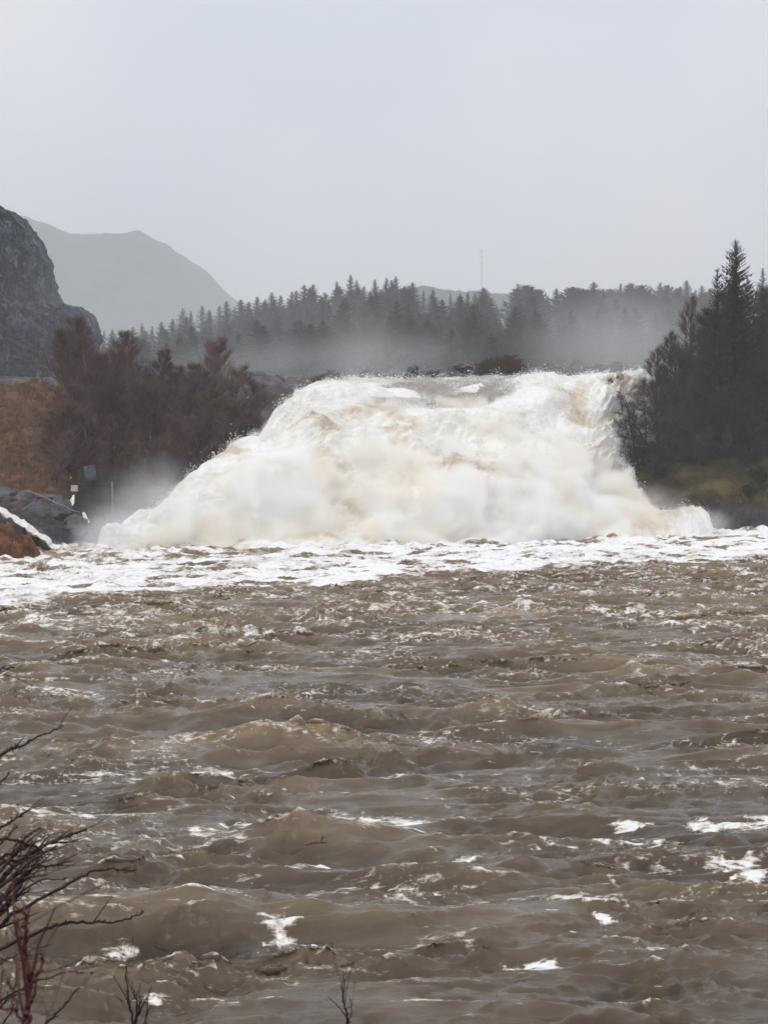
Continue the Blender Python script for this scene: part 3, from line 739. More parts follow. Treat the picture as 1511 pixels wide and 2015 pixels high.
# --- spruces on the ridge behind the falls
for i in range(5):
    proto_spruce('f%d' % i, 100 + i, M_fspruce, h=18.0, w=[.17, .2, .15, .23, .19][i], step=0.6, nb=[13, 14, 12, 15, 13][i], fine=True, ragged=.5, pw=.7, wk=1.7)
proto_spruce('far_round', 120, M_fspruce, name='pine_tree', h=15.0, w=.34, step=0.5, nb=16, start=.2, ragged=.5, droop=-.3, pw=.5, wk=1.7)
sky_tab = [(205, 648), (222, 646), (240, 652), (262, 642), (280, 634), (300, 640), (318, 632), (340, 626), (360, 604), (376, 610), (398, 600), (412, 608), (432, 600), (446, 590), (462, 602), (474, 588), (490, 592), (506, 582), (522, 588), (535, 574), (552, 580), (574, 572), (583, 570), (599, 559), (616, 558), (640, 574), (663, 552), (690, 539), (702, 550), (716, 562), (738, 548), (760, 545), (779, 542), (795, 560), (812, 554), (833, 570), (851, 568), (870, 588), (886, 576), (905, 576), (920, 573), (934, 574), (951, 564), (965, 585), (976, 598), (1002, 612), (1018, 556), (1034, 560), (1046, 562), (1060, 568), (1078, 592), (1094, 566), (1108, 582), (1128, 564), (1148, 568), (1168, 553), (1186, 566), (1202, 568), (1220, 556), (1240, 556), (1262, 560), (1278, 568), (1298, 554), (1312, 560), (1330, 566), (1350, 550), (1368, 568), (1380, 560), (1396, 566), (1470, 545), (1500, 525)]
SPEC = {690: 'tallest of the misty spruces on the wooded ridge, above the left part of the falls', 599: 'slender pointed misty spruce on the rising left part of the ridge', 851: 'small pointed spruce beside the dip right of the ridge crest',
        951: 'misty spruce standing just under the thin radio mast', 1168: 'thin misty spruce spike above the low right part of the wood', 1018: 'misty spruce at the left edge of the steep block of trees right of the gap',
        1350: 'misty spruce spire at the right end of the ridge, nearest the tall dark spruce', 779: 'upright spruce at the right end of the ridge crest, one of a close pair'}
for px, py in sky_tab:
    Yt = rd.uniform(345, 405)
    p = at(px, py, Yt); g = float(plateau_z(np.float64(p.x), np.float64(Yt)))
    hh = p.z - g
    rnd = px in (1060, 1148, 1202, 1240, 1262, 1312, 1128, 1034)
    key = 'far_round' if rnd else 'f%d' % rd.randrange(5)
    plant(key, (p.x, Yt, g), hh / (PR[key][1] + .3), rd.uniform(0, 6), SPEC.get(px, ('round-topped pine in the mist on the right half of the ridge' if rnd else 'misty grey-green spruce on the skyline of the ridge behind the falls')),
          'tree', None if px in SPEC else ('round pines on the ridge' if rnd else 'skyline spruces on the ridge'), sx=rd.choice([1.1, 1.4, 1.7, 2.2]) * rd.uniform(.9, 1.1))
n = 0
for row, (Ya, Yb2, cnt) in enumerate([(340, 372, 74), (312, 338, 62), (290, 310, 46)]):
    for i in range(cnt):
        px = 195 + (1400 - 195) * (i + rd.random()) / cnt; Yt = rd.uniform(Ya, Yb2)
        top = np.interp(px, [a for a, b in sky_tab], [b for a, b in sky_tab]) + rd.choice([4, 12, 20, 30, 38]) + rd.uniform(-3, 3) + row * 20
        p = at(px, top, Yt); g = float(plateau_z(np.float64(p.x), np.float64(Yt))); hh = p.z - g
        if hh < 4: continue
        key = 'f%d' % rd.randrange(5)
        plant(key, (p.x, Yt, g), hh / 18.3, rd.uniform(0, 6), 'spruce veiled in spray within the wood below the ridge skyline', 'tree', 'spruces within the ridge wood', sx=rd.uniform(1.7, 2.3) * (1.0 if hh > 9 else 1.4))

# --- bare thicket on the left bank
for i, kw in enumerate([dict(h=11, spread=.36, up=1.1, lean=.02), dict(h=10, spread=.40, up=.9, lean=-.05), dict(h=9, spread=.46, up=.8, lean=.1, stems=2), dict(h=8, spread=.48, up=.7, stems=3, start=.05)]):
    proto_bare('r%d' % i, 200 + i, M_pbark if i in (1, 2) else M_bark, [M_twig, M_twig, M_twig, M_twig2][i], n1=52, n2=13, n3=8, twig=0.0112, **kw)
def lb(px, py_top, Yt, key, label, group, sx=1.0, rz=None):
    p = at(px, py_top, Yt); g = float(left_bank_z(np.float64(p.x), np.float64(Yt))); hh = max(p.z - g, 2.5)
    plant(key, (p.x, Yt, g), hh / (PR[key][1] * 1.02), rd.uniform(0, 6) if rz is None else rz, label, 'tree', group, sx=sx)
lb(415, 664, 232, 'r0', 'reddish bare tree with rounded crown standing above the left edge of the falls', None, 1.5)
lb(448, 725, 228, 'r3', 'low bare tree right of the rounded one, nearest the top of the falls', None, 1.5)
lb(125, 628, 222, 'r1', 'tall bare birch in front of the dark cliff foot', None, 1.25)
lb(165, 655, 226, 'r0', 'bare tree just right of the cliff ledge', None, 1.5)
lb(258, 655, 236, 'r1', 'thin see-through bare birch against the misty hill', None, 1.15)
lb(232, 700, 238, 'r2', 'sparse bare tree left of the thin birch against the misty hill', None, 1.15)
lb(290, 690, 236, 'r0', 'sparse bare tree right of the thin birch', None, 1.2)
for px, py, Yt in [(140, 700, 212), (190, 690, 220), (325, 715, 238), (355, 722, 236), (385, 735, 232), (300, 750, 228), (215, 750, 222), (160, 760, 208), (255, 775, 216), (430, 770, 224), (395, 790, 216),
                   (120, 800, 199), (180, 815, 203), (230, 820, 206), (285, 815, 212), (335, 820, 212), (375, 830, 208), (440, 815, 218), (110, 850, 193), (160, 865, 195), (205, 870, 198), (310, 860, 204), (350, 872, 203), (255, 870, 200), (455, 790, 226), (270, 720, 232), (205, 720, 226), (185, 668, 222), (340, 735, 234), (400, 720, 230), (455, 850, 213), (420, 870, 208), (400, 880, 205), (130, 790, 203)]:
    lb(px, py, Yt, 'r%d' % rd.randrange(4), 'bare reddish-brown tree packed inside the thicket on the left bank', 'bare trees in the left bank thicket', rd.uniform(1.1, 1.5))
# overhanging bare shrubs at the spray's edge
proto_bare('s0', 231, M_bark, M_dtwig, h=5, spread=.6, up=.5, lean=.5, n1=14, n2=6, n3=4, twig=.014, stems=2, start=.1)
def lb2(px, py_top, Yt, label, hh):
    p = at(px, py_top, Yt); plant('s0', (p.x - .35 * hh, Yt, p.z - hh), hh / 5.2, 0.2, label, 'shrub', None, sx=1.1)
lb2(462, 838, 213, 'leafless twigs reaching out of the thicket over the upper left edge of the falls', 3.2)
lb2(385, 905, 202, 'spindly leafless shrub poking through the spray at the left side of the falls', 3.4)

# --- right bank
def rb(px, py_top, Yt, key, label, cat, group, sx=1.0, rz=None, mn=3.0):
    p = at(px, py_top, Yt); g = float(right_bank_z(np.float64(p.x), np.float64(Yt))); hh = max(p.z - g, mn)
    plant(key, (p.x, Yt, g), hh / (PR[key][1] * 1.015), rd.uniform(0, 6) if rz is None else rz, label, cat, group, sx=sx)
proto_spruce('tall', 301, M_spruce, h=26.0, w=.19, step=.66, nb=17, start=.04, ragged=.3, droop=.25, pw=.62)
proto_spruce('mid', 302, M_spruce, h=21.0, w=.14, step=.6, nb=14, start=.05, ragged=.3, droop=.3, pw=.65)
rb(1447, 466, 232, 'tall', 'tall dark spruce towering over the right bank, highest tree in view', 'tree', None, 1.0)
rb(1411, 524, 229, 'mid', 'smaller dark spruce pressed against the left side of the tall one', 'tree', None, .95)
for i, kw in enumerate([dict(h=14, spread=.3, up=1.0, lean=-.12), dict(h=12, spread=.36, up=.7, lean=-.28), dict(h=9, spread=.5, up=.35, lean=-.35), dict(h=8, spread=.5, up=.7, stems=3, start=.05)]):
    proto_bare('d%d' % i, 320 + i, M_bark, M_dtwig, n1=[56, 40, 22, 60][i], n2=[13, 10, 7, 13][i], n3=[9, 8, 5, 9][i], twig=0.015, **kw)
rb(1366, 590, 236, 'd1', 'lone bare tree leaning left against the grey hill, beside the tall spruce', 'tree', None, .6, .0)
rb(1300, 690, 233, 'd1', 'leaning bare tree whose top meets the mist over the fall lip', 'tree', None, .9, .1)
proto_bare('e0', 351, M_bark, M_dtwig, h=9, spread=.42, up=.12, lean=-.06, n1=44, n2=8, n3=5, twig=.016, stems=3, start=.05)
proto_bare('e1', 352, M_bark, M_dtwig, h=9, spread=.38, up=.2, lean=-.10, n1=36, n2=8, n3=5, twig=.016, stems=2, start=.08)
rb(1248, 765, 228, 'e0', 'see-through leafless tree with level twigs at the tip of the right bank', 'tree', None, 1.0, .2)
rb(1240, 838, 226, 'e1', 'smallest leafless tree below the level-twigged one at the tip of the right bank', 'tree', None, 1.3, .0)
rb(1276, 712, 231, 'e1', 'sparse leafless tree whose thin stems show against the falls, second from the tip', 'tree', None, .9, .1)
rb(1300, 745, 228, 'e0', 'leafless tree with several thin stems, third from the tip of the right bank', 'tree', None, .9, 2.2)
rb(1325, 780, 227, 'e1', 'thin-stemmed leafless tree in front of the wood edge on the right bank', 'tree', None, 1.0, .3)
rb(1330, 660, 238, 'd1', 'bare tree between the lone leaning one and the spruces', 'tree', None, .9, .3)
for px, py, Yt in [(1345, 690, 236), (1375, 640, 240), (1395, 620, 238), (1335, 730, 232), (1350, 760, 230), (1380, 720, 232), (1410, 690, 234), (1440, 640, 238), (1470, 600, 240), (1500, 580, 240), (1530, 570, 240), (1355, 800, 227), (1372, 790, 228), (1400, 780, 229), (1430, 760, 229), (1460, 720, 231), (1490, 690, 232), (1520, 680, 232),
                   (1450, 820, 227), (1485, 810, 227), (1515, 800, 227), (1400, 840, 226), (1475, 760, 229), (1550, 650, 235), (1425, 860, 225), (1500, 865, 225), (1385, 870, 225), (1560, 760, 228), (1425, 700, 235)]:
    rb(px, py, Yt, 'd%d' % rd.choice([0, 1, 3, 3, 0]), 'dark bare tree packed in the wood on the right bank', 'tree', 'bare trees in the right bank wood', rd.uniform(1.0, 1.45), mn=4)

for k_, p_ in list(PR.items()):
    if not p_[2]:
        for ch_ in list(p_[0].children): bpy.data.objects.remove(ch_)
        bpy.data.objects.remove(p_[0]); del PR[k_]
# --- brown bushes and boulders on the shelf above the falls
proto_bare('b0', 341, M_twig2, M_twig2, h=4, spread=.7, up=.6, stems=3, n1=34, n2=8, n3=7, twig=.03, start=.03)
def shelf(px, py_top, Yt, hh, label, sx=1.4):
    p = at(px, py_top, Yt); plant('b0', (p.x, Yt, p.z - hh), hh / 4.1, rd.uniform(0, 6), label, 'bush', None, sx)
shelf(985, 698, 262, 3.0, 'russet brown bush on the rocks above the falls, right of the boulders', 2.3)
shelf(945, 706, 263, 2.5, 'russet bush squeezed between the boulders and the larger bush above the falls', 1.6)
shelf(1020, 712, 264, 2.2, 'low russet bush at the right end of the shelf above the falls', 1.7)
shelf(655, 730, 252, 1.8, 'dull red bush at the brink left of the falls crest', 2.2)
shelf(620, 738, 250, 1.5, 'low dull red bush further left along the brink', 2.0)
def boulder(seed, r):
    rr = random.Random(seed)
    th = np.linspace(0, 2 * np.pi, 72); ph = np.linspace(0.02, np.pi - .02, 40)
    T, Ph = np.meshgrid(th, ph)
    x, y, z = np.sin(Ph) * np.cos(T), np.sin(Ph) * np.sin(T), np.cos(Ph)
    n = fbm3(x * 1.3 + seed, y * 1.3, z * 1.3, 4, seed) ; q = 1 + .45 * n
    for k in range(16):
        v = Vector((rr.gauss(0, 1), rr.gauss(0, 1), rr.gauss(0, 1))).normalized(); dp = x * v.x + y * v.y + z * v.z
        q = np.minimum(q, np.where(dp > .05, rr.uniform(.62, .9) / np.maximum(dp, .05), 9))
    q = q * (1 + .06 * fbm3(x * 5 + seed, y * 5, z * 5, 3, seed + 1))
    P = np.stack([x * r[0] * q, y * r[1] * q, z * r[2] * q], -1); P[:, -1] = P[:, 0]
    return P
def rock(px, py, Yt, r, seed, label, group=None, mat=None, name='boulder'):
    p = at(px, py, Yt)
    if Yt > 228:
        g_ = float(plateau_z(np.float64(p.x), np.float64(Yt)))
        if p.x < -3: g_ = max(g_, float(left_bank_z(np.float64(p.x), np.float64(Yt))))
        p.z = g_ + .25 * r[2]
    o = grid(name, boulder(seed, r), mat or M_rock, flip=True); o.location = p; o.rotation_euler = (0, 0, seed)
    return tag(o, label, 'boulder', group)
for px, py, r, lab in [(905, 728, (1.5, 1.2, .9), 'large dark boulder beside the russet bush above the falls'), (875, 733, (1.1, 1, .7), 'dark boulder just left of the largest one above the falls'), (812, 730, (.9, .8, .9), 'upright dark boulder alone above the middle of the crest'), (770, 736, (1.4, 1, .5), 'flat misty rock above the brown water tongue'),
                       (582, 742, (1.3, 1, .6), 'pale-topped boulder on the brink near the dull red bush'), (545, 748, (.9, .9, .6), 'grey boulder left of the pale-topped one on the brink'), (500, 750, (1.6, 1, .45), 'long low rock beside the thicket at the top of the bank'), (720, 740, (1.2, 1, .45), 'half-hidden grey rock in the rising spray'), (930, 722, (1.0, .9, .8), 'boulder partly covered by the russet bush'),
                       (850, 738, (1.0, .9, .5), 'low dark rock between the upright boulder and the pair by the bush')]:
    rock(px, py, 264 if px > 650 else 250, tuple(1.25 * q for q in r), int(px), lab)

for q, (px, py, Yt) in enumerate([(505, 768, 240), (530, 775, 238), (560, 765, 241), (590, 757, 243), (518, 790, 234), (545, 792, 233), (575, 778, 237), (500, 810, 230), (610, 752, 244), (485, 790, 236), (530, 808, 229)]):
    rock(px, py, Yt, (rd.uniform(.8, 1.6), rd.uniform(.8, 1.2), rd.uniform(.4, .8)), 40 + q, 'grey rock strewn on the shoulder between the thicket and the top left of the falls', 'rocks on the shoulder above the falls')
# --- rocks, turf mound and side stream at the lower left
for px, py, Yt, r, lab in [(118, 1012, 186, (2.6, 1.8, 1.5), 'big dark wet rock between the side stream and the concrete wall'), (70, 1008, 185, (2.2, 1.6, 1.3), 'dark wet rock above the white side stream'), (40, 985, 187, (1.6, 1.5, .9), 'broken grey rock at the top of the dark outcrop'), (15, 975, 187, (1.5, 1.4, 1.1), 'grey rock at the far left of the outcrop'),
                           (95, 985, 188, (2.0, 1.4, .8), 'sloping grey slab under the pale pipe'), (150, 1040, 184, (1.7, 1.4, 1.5), 'dark rock at the foot of the wall, fading into the spray'), (110, 1074, 177.5, (.75, .7, .55), 'small black boulder in the side stream where it meets the river'), (60, 1052, 177.5, (1.4, 1.2, .9), 'black rock under the near edge of the side stream'),
                           (195, 1045, 187, (1.8, 1.4, 1.5), 'rock half lost in the mist right of the wall foot')]:
    rock(px, py, Yt, r, int(px) + 3, lab)
def lump(name, cx, cy, rx, ry, hgt, mat, seed, label, cat):
    n_ = 220; a = np.linspace(-1.1, 1.1, n_); U_, V_ = np.meshgrid(a, a)
    rr_ = np.hypot(U_, V_); z = hgt * (np.clip(1 - rr_, -.3, 1)) ** 1 ; z = np.where(rr_ < 1, hgt * (1 - rr_ ** 2) ** .8, -hgt * (rr_ - 1) * 2)
    X_ = cx + U_ * rx; Y_ = cy + V_ * ry; z = z + .22 * hgt * fbm2(X_ / 1.3, Y_ / 1.3, 4, seed) + .06 * hgt * fbm2(X_ / .25, Y_ / .25, 3, seed + 2)
    o = grid(name, np.stack([X_, Y_, z - .2], -1), mat)
    return o
o = lump('grass_mound', -37.6, 171.5, 7.0, 3.6, 3.7, M_orange, 71, None, None); tag(o, kind='structure')

def ribbon(name, pts, widths, mat, seed, amp=.25, foam=1.0):
    pts = [Vector(p) for p in pts]
    n_ = 160; out = []
    seg = np.linspace(0, len(pts) - 1, n_)
    P = np.array([[*pts[min(int(s), len(pts) - 2)].lerp(pts[min(int(s), len(pts) - 2) + 1], s - min(int(s), len(pts) - 2))] for s in seg])
    W = np.interp(seg, range(len(pts)), widths)
    T = np.gradient(P, axis=0); T /= np.linalg.norm(T, axis=1)[:, None]
    S = np.cross(T, [0, 0, 1.0]); S /= np.linalg.norm(S, axis=1)[:, None]; Nn = np.cross(S, T)
    m = 24; th = np.linspace(0, 2 * np.pi, m)
    Q = P[:, None, :] + W[:, None, None] * (S[:, None, :] * np.cos(th)[None, :, None] + .35 * Nn[:, None, :] * np.sin(th)[None, :, None])
    d_ = fbm3(Q[..., 0] / .8, Q[..., 1] / .8, Q[..., 2] / .8, 4, seed) * amp
    Q = Q + Nn[:, None, :] * d_[..., None] + S[:, None, :] * (d_ * .8)[..., None]
    Q[:, -1] = Q[:, 0]
    f = np.full(d_.shape, foam) + d_ * 1.5
    return grid(name, Q, mat, {'foam': f, 'tint': .25 + 0 * f}, flip=True)
tag(ribbon('side_stream', [at(-60, 975, 178), at(-10, 1000, 177), at(30, 1020, 176.4), at(65, 1045, 176), at(95, 1066, 176), at(125, 1088, 176), at(150, 1098, 175)], [.75, .75, .8, .7, .75, .95, 1.1], M_fall, 5, .3), kind='structure')

# low bushes on the right bank's slope
proto_bare('lowbush', 361, M_dtwig, M_dtwig, h=2.2, spread=.75, up=.6, stems=3, n1=30, n2=8, n3=7, twig=.02, start=.03)
for q, (px, py) in enumerate([(1252, 915), (1268, 905), (1285, 915), (1300, 900), (1318, 910), (1335, 895), (1352, 905), (1370, 890), (1390, 900), (1412, 890), (1432, 905), (1455, 895), (1475, 910), (1500, 900), (1300, 935), (1490, 945), (1475, 975)]):
    ys_ = np.arange(214, 245, .2); xx_ = (px - 755.5) / F * ys_; zl_ = CAMZ - (py - 880) / F * ys_; hit = np.where(right_bank_z(xx_, ys_) >= zl_)[0]
    if len(hit) == 0: continue
    k_ = hit[0]
    plant('lowbush', (xx_[k_], ys_[k_], zl_[k_] - .15), rd.uniform(.5, .95), rd.uniform(0, 6), 'low dark leafless bush on the slope under the right bank wood', 'bush', 'low bushes on the right bank slope', 1.3)
def tufts(name, fn, x0, x1, y0, y1, cnt, mat, seed, hgt, keep=None):
    r = np.random.RandomState(seed)
    x = r.uniform(x0, x1, cnt); y = r.uniform(y0, y1, cnt); z = fn(x, y)
    ok = (z > 0.3) & (fbm2(x / 2.5, y / 2.5, 3, seed) > -.25)
    if keep is not None: ok &= keep(x, y, z)
    x, y, z = x[ok], y[ok], z[ok]; n_ = len(x)
    V = []
    for b in range(5):
        a = r.uniform(0, 6.28, n_); w_ = r.uniform(.02, .045, n_); hh = hgt * r.uniform(.5, 1.2, n_); ox, oy = r.uniform(-.15, .15, n_), r.uniform(-.15, .15, n_)
        ln = hh * r.uniform(.2, .9, n_)
        V.append(np.stack([np.stack([x + ox - w_ * np.sin(a), y + oy + w_ * np.cos(a), z - .08], 1), np.stack([x + ox + w_ * np.sin(a), y + oy - w_ * np.cos(a), z - .08], 1), np.stack([x + ox + ln * np.cos(a), y + oy + ln * np.sin(a), z + hh], 1)], 1))
    V = np.concatenate(V).reshape(-1, 3)
    tag(raw_mesh(name, V, np.arange(len(V)).reshape(-1, 3), mat, None, False), kind='stuff')
M_straw = noise_mat('dry_grass', [(0.3, (0.07, 0.032, 0.014)), (0.55, (0.17, 0.085, 0.036)), (0.75, (0.30, 0.19, 0.10))], scale=.8, detail=4, bump=0)
M_oliveg = noise_mat('dull_grass', [(0.3, (0.03, 0.024, 0.010)), (0.55, (0.10, 0.075, 0.024)), (0.75, (0.19, 0.14, 0.05))], scale=.35, detail=4, bump=0)
tufts('grass', left_bank_z, -60, -28, 172, 245, 26000, M_straw, 61, .5, lambda x, y, z: z > 5.0)
tufts('grass', right_bank_z, 26, 70, 217, 240, 26000, M_oliveg, 62, .4, lambda x, y, z: z > 3.6)
MU = lambda x, y: np.clip(1 - np.hypot((x + 37.6) / 7.0, (y - 171.5) / 3.6) ** 2, 0, 1) ** .8 * 3.7 - .25
M_rust = noise_mat('rusty_blades', [(0.3, (0.09, 0.032, 0.012)), (0.6, (0.20, 0.075, 0.026)), (0.78, (0.33, 0.16, 0.07))], scale=1.2, detail=4, bump=0)
tufts('grass', MU, -45, -30, 168, 175, 9000, M_rust, 63, .32)

# ---------------------------------------------------------------- small structures on the left bank
def box(name, c, s, mat, rot=(0, 0, 0), parent=None, bev=0.02):
    V = np.array([[x, y, z] for x in (-.5, .5) for y in (-.5, .5) for z in (-.5, .5)]) * np.array(s)
    Fq = [(0, 1, 3, 2), (4, 6, 7, 5), (0, 4, 5, 1), (2, 3, 7, 6), (0, 2, 6, 4), (1, 5, 7, 3)]
    o = raw_mesh(name, V, Fq, mat, None, False, parent)
    o.location = c; o.rotation_euler = rot
    b = o.modifiers.new('bevel', 'BEVEL'); b.width = bev; b.segments = 2
    return o
w = empty('concrete_wall', at(190, 1010, 190), .12, 'dark weathered concrete wall beside the left foot of the falls', 'wall')
box('wall_panel', (0, 0, 1.9), (3.6, .5, 4.6), M_concrete, parent=w)
box('wall_panel', (-1.2, -.5, .6), (1.6, .6, 2.6), M_concrete, parent=w)
box('coping', (0, 0, 4.25), (3.8, .7, .14), M_concrete, parent=w)
for i in range(4): box('rib', (-1.5 + i * .95, -.3, 2.6), (.14, .12, 3.0), M_bark, parent=w)
for i in range(2): box('beam', (.1, -.38, 1.4 + i * 1.5), (3.3, .12, .16), M_bark, parent=w)
p = at(178, 931, 189.2)
s_ = empty('metal_sheet', p, .1, 'blue-grey corrugated sheet leaning over the concrete wall', 'metal sheet'); s_.rotation_euler = (R(-18), R(-9), R(12))
us_ = np.linspace(-.55, .55, 60); vs_ = np.linspace(-.8, .8, 4); UU, VV = np.meshgrid(us_, vs_)
sh = grid('panel', np.stack([UU, .03 * np.sin(UU * 40), VV], -1), M_sheet, parent=s_)
sd = sh.modifiers.new('thickness', 'SOLIDIFY'); sd.thickness = .02
box('batten', (0, .06, .5), (1.1, .05, .06), M_bark, parent=s_); box('batten', (0, .06, -.5), (1.1, .05, .06), M_bark, parent=s_)
p = at(147, 961, 188.6)
s_ = empty('sign', p, 0, 'small plain white square board left of the concrete wall', 'sign')
box('board', (0, 0, 0), (.68, .06, .62), M_white, (0, R(3), 0), s_); box('post', (0, .08, -.75), (.09, .09, 1.6), M_bark, parent=s_)
p = at(140, 940, 189)
s_ = empty('marker_peg', p, 0, 'tiny white peg on the slope above the white board', 'peg')
box('cap', (0, 0, 0), (.14, .14, .13), M_white, parent=s_); box('stake', (0, 0, -.5), (.05, .05, .9), M_bark, parent=s_)
p = at(222, 1012, 189.3)
s_ = empty('pole', p, 0, 'pale upright pole in the spray right of the concrete wall', 'pole')
segs_mesh('shaft', tube([Vector((0, 0, -.4)), Vector((.03, 0, 1.6)), Vector((-.04, 0, 3.2))], [.11, .10, .09]), M_steel, s_, sides=10, smooth=True)
segs_mesh('cap', tube([Vector((-.04, 0, 3.2)), Vector((-.04, 0, 3.28))], [.13, .12]), M_steel, s_, sides=10)
p = at(190, 1017, 189)
s_ = empty('railing', p, 0, 'pale low railing running from the wall foot into the spray', 'railing')
a = at(246, 1011, 189) - p
segs_mesh('rail', tube([Vector((-.1, 0, 0)), a * .5, a], [.06, .06, .06]), M_steel, s_, sides=8, smooth=True)
segs_mesh('post', tube([Vector((.05, 0, -.6)), Vector((.05, 0, .95))], [.04, .04]), M_steel, s_, sides=8, smooth=True)
segs_mesh('post', tube([a * .5 + Vector((0, 0, -.9)), a * .5], [.04, .04]), M_steel, s_, sides=8, smooth=True)
pts = [at(50, 965, 184.6), at(75, 973, 184.3), at(98, 983, 184), at(112, 990, 183.9), at(130, 997, 184), at(143, 1005, 184.4), at(157, 1008, 185)]
tag(segs_mesh('pipe', tube(pts, [.07] * 7), M_steel, None, sides=8, smooth=True), 'thin pale pipe running down over the dark rocks to the concrete wall', 'pipe')
tag(ribbon('water_jet', [at(146, 974, 187.8), at(143, 984, 187.5), at(140, 995, 187.3)], [.12, .22, .35], M_fall, 9, .1), 'short white water jet falling below the white board', 'water jet')
tag(ribbon('water_jet', [at(165, 1008, 186.6), at(169, 1020, 186.3), at(176, 1036, 186)], [.14, .26, .42], M_fall, 10, .12), 'white water jet at the foot of the concrete wall', 'water jet')

# radio mast on the hill
p0 = at(947, 640, 1000); p1 = at(947, 492, 1000); H_ = p1.z - p0.z
ms = empty('radio_mast', p0, 0, 'thin faint lattice radio mast rising over the ridge into the mist', 'mast')
S = []
for k in range(3):
    t = 2 * math.pi * k / 3; S.append((Vector((.55 * math.cos(t), .55 * math.sin(t), 0)), Vector((.3 * math.cos(t), .3 * math.sin(t), H_)), .022, .018))
nb_ = 26
for i in range(nb_):
    for k in range(3):
        t = 2 * math.pi * k / 3; t2 = 2 * math.pi * (k + 1) / 3; r1_ = .55 - .25 * i / nb_; r2_ = .55 - .25 * (i + 1) / nb_
        S.append((Vector((r1_ * math.cos(t), r1_ * math.sin(t), H_ * i / nb_)), Vector((r2_ * math.cos(t2), r2_ * math.sin(t2), H_ * (i + 1) / nb_)), .014, .014))
segs_mesh('lattice', S, M_bark, ms)
for zf in (.98, .9, .8): segs_mesh('antenna', [(Vector((-.8, 0, H_ * zf)), Vector((.8, 0, H_ * zf)), .03, .03), (Vector((.7, 0, H_ * zf - .8)), Vector((.7, 0, H_ * zf + .8)), .03, .03), (Vector((-.7, 0, H_ * zf - .8)), Vector((-.7, 0, H_ * zf + .8)), .03, .03)], M_bark, ms)

# floating driftwood
c = onwater(622, 1668)
dw = empty('driftwood', (c.x, c.y, .12), .25, 'short orange-brown log floating below the foam-capped wave', 'driftwood')
segs_mesh('log', tube([Vector((-.28, 0, -.03)), Vector((-.1, .02, .02)), Vector((.12, 0, .03)), Vector((.28, .02, .0))], [.03, .05, .05, .025]), M_drift, dw, sides=10, smooth=True)
segs_mesh('branch_stub', tube([Vector((.12, 0, .05)), Vector((.2, .02, .14))], [.02, .01]), M_bark, dw, sides=6, smooth=True)

# ---------------------------------------------------------------- foreground shrubs
def fg_branch(pts, r0, r1, rd_, thorn=True, sub=0, Yo=None, dY=0.0):
    """pts: (px,py) list; returns segments"""
    P = []
    for i, (a, b) in enumerate(pts):
        P.append(at(a, b, Yo + dY * i))
    # smooth resample with small kinks
    Q = []; n_ = 7
    for i in range(len(P) - 1):
        for j in range(n_):
            t = j / n_
            pm = P[max(i - 1, 0)]; pn = P[min(i + 2, len(P) - 1)]
            q = 0.5 * ((2 * P[i]) + (P[i + 1] - pm) * t + (2 * pm - 5 * P[i] + 4 * P[i + 1] - pn) * t * t + (-pm + 3 * P[i] - 3 * P[i + 1] + pn) * t ** 3)
            Q.append(q + Vector((rd_.uniform(-1, 1), rd_.uniform(-1, 1), rd_.uniform(-1, 1))) * .0035)
    Q.append(P[-1])
    m = len(Q) - 1
    rr = [r0 + (r1 - r0) * (i / m) for i in range(m + 1)]
    S = tube(Q, rr)
    if thorn:
        for i in range(1, m):
            if rd_.random() < .6:
                dv = (Q[i + 1] - Q[i]).normalized(); sv = Vector((rd_.uniform(-1, 1), rd_.uniform(-.5, .5), rd_.uniform(-1, 1))); sv = (sv - dv * sv.dot(dv)).normalized()
                S.append((Q[i], Q[i] + (sv + dv * .5).normalized() * rd_.uniform(.006, .016), rr[i] * .75, .0006))
    for k in range(sub):
        i = rd_.randrange(m // 4, m); dv = (Q[min(i + 1, m)] - Q[i - 1]).normalized()
        sv = Vector((rd_.uniform(-1, 1), rd_.uniform(-.6, .6), rd_.uniform(-1, 1)))
        e = Q[i] + (dv + sv * .55).normalized() * rd_.uniform(.04, .13)
        md = Q[i].lerp(e, .5) + Vector((rd_.uniform(-1, 1), 0, rd_.uniform(-1, 1))) * .006
        S += tube([Q[i], md, e], [rr[i] * .6, rr[i] * .45, .001])
    return S
r_ = random.Random(3)
root = at(-230, 2120, 5.0)
sh_ = empty('thorn_shrub', root, 0, 'leafless dark thorny shrub reaching in from the lower left corner', 'shrub')
def local(S): return [(a - root, b - root, c_, d_) for a, b, c_, d_ in S]
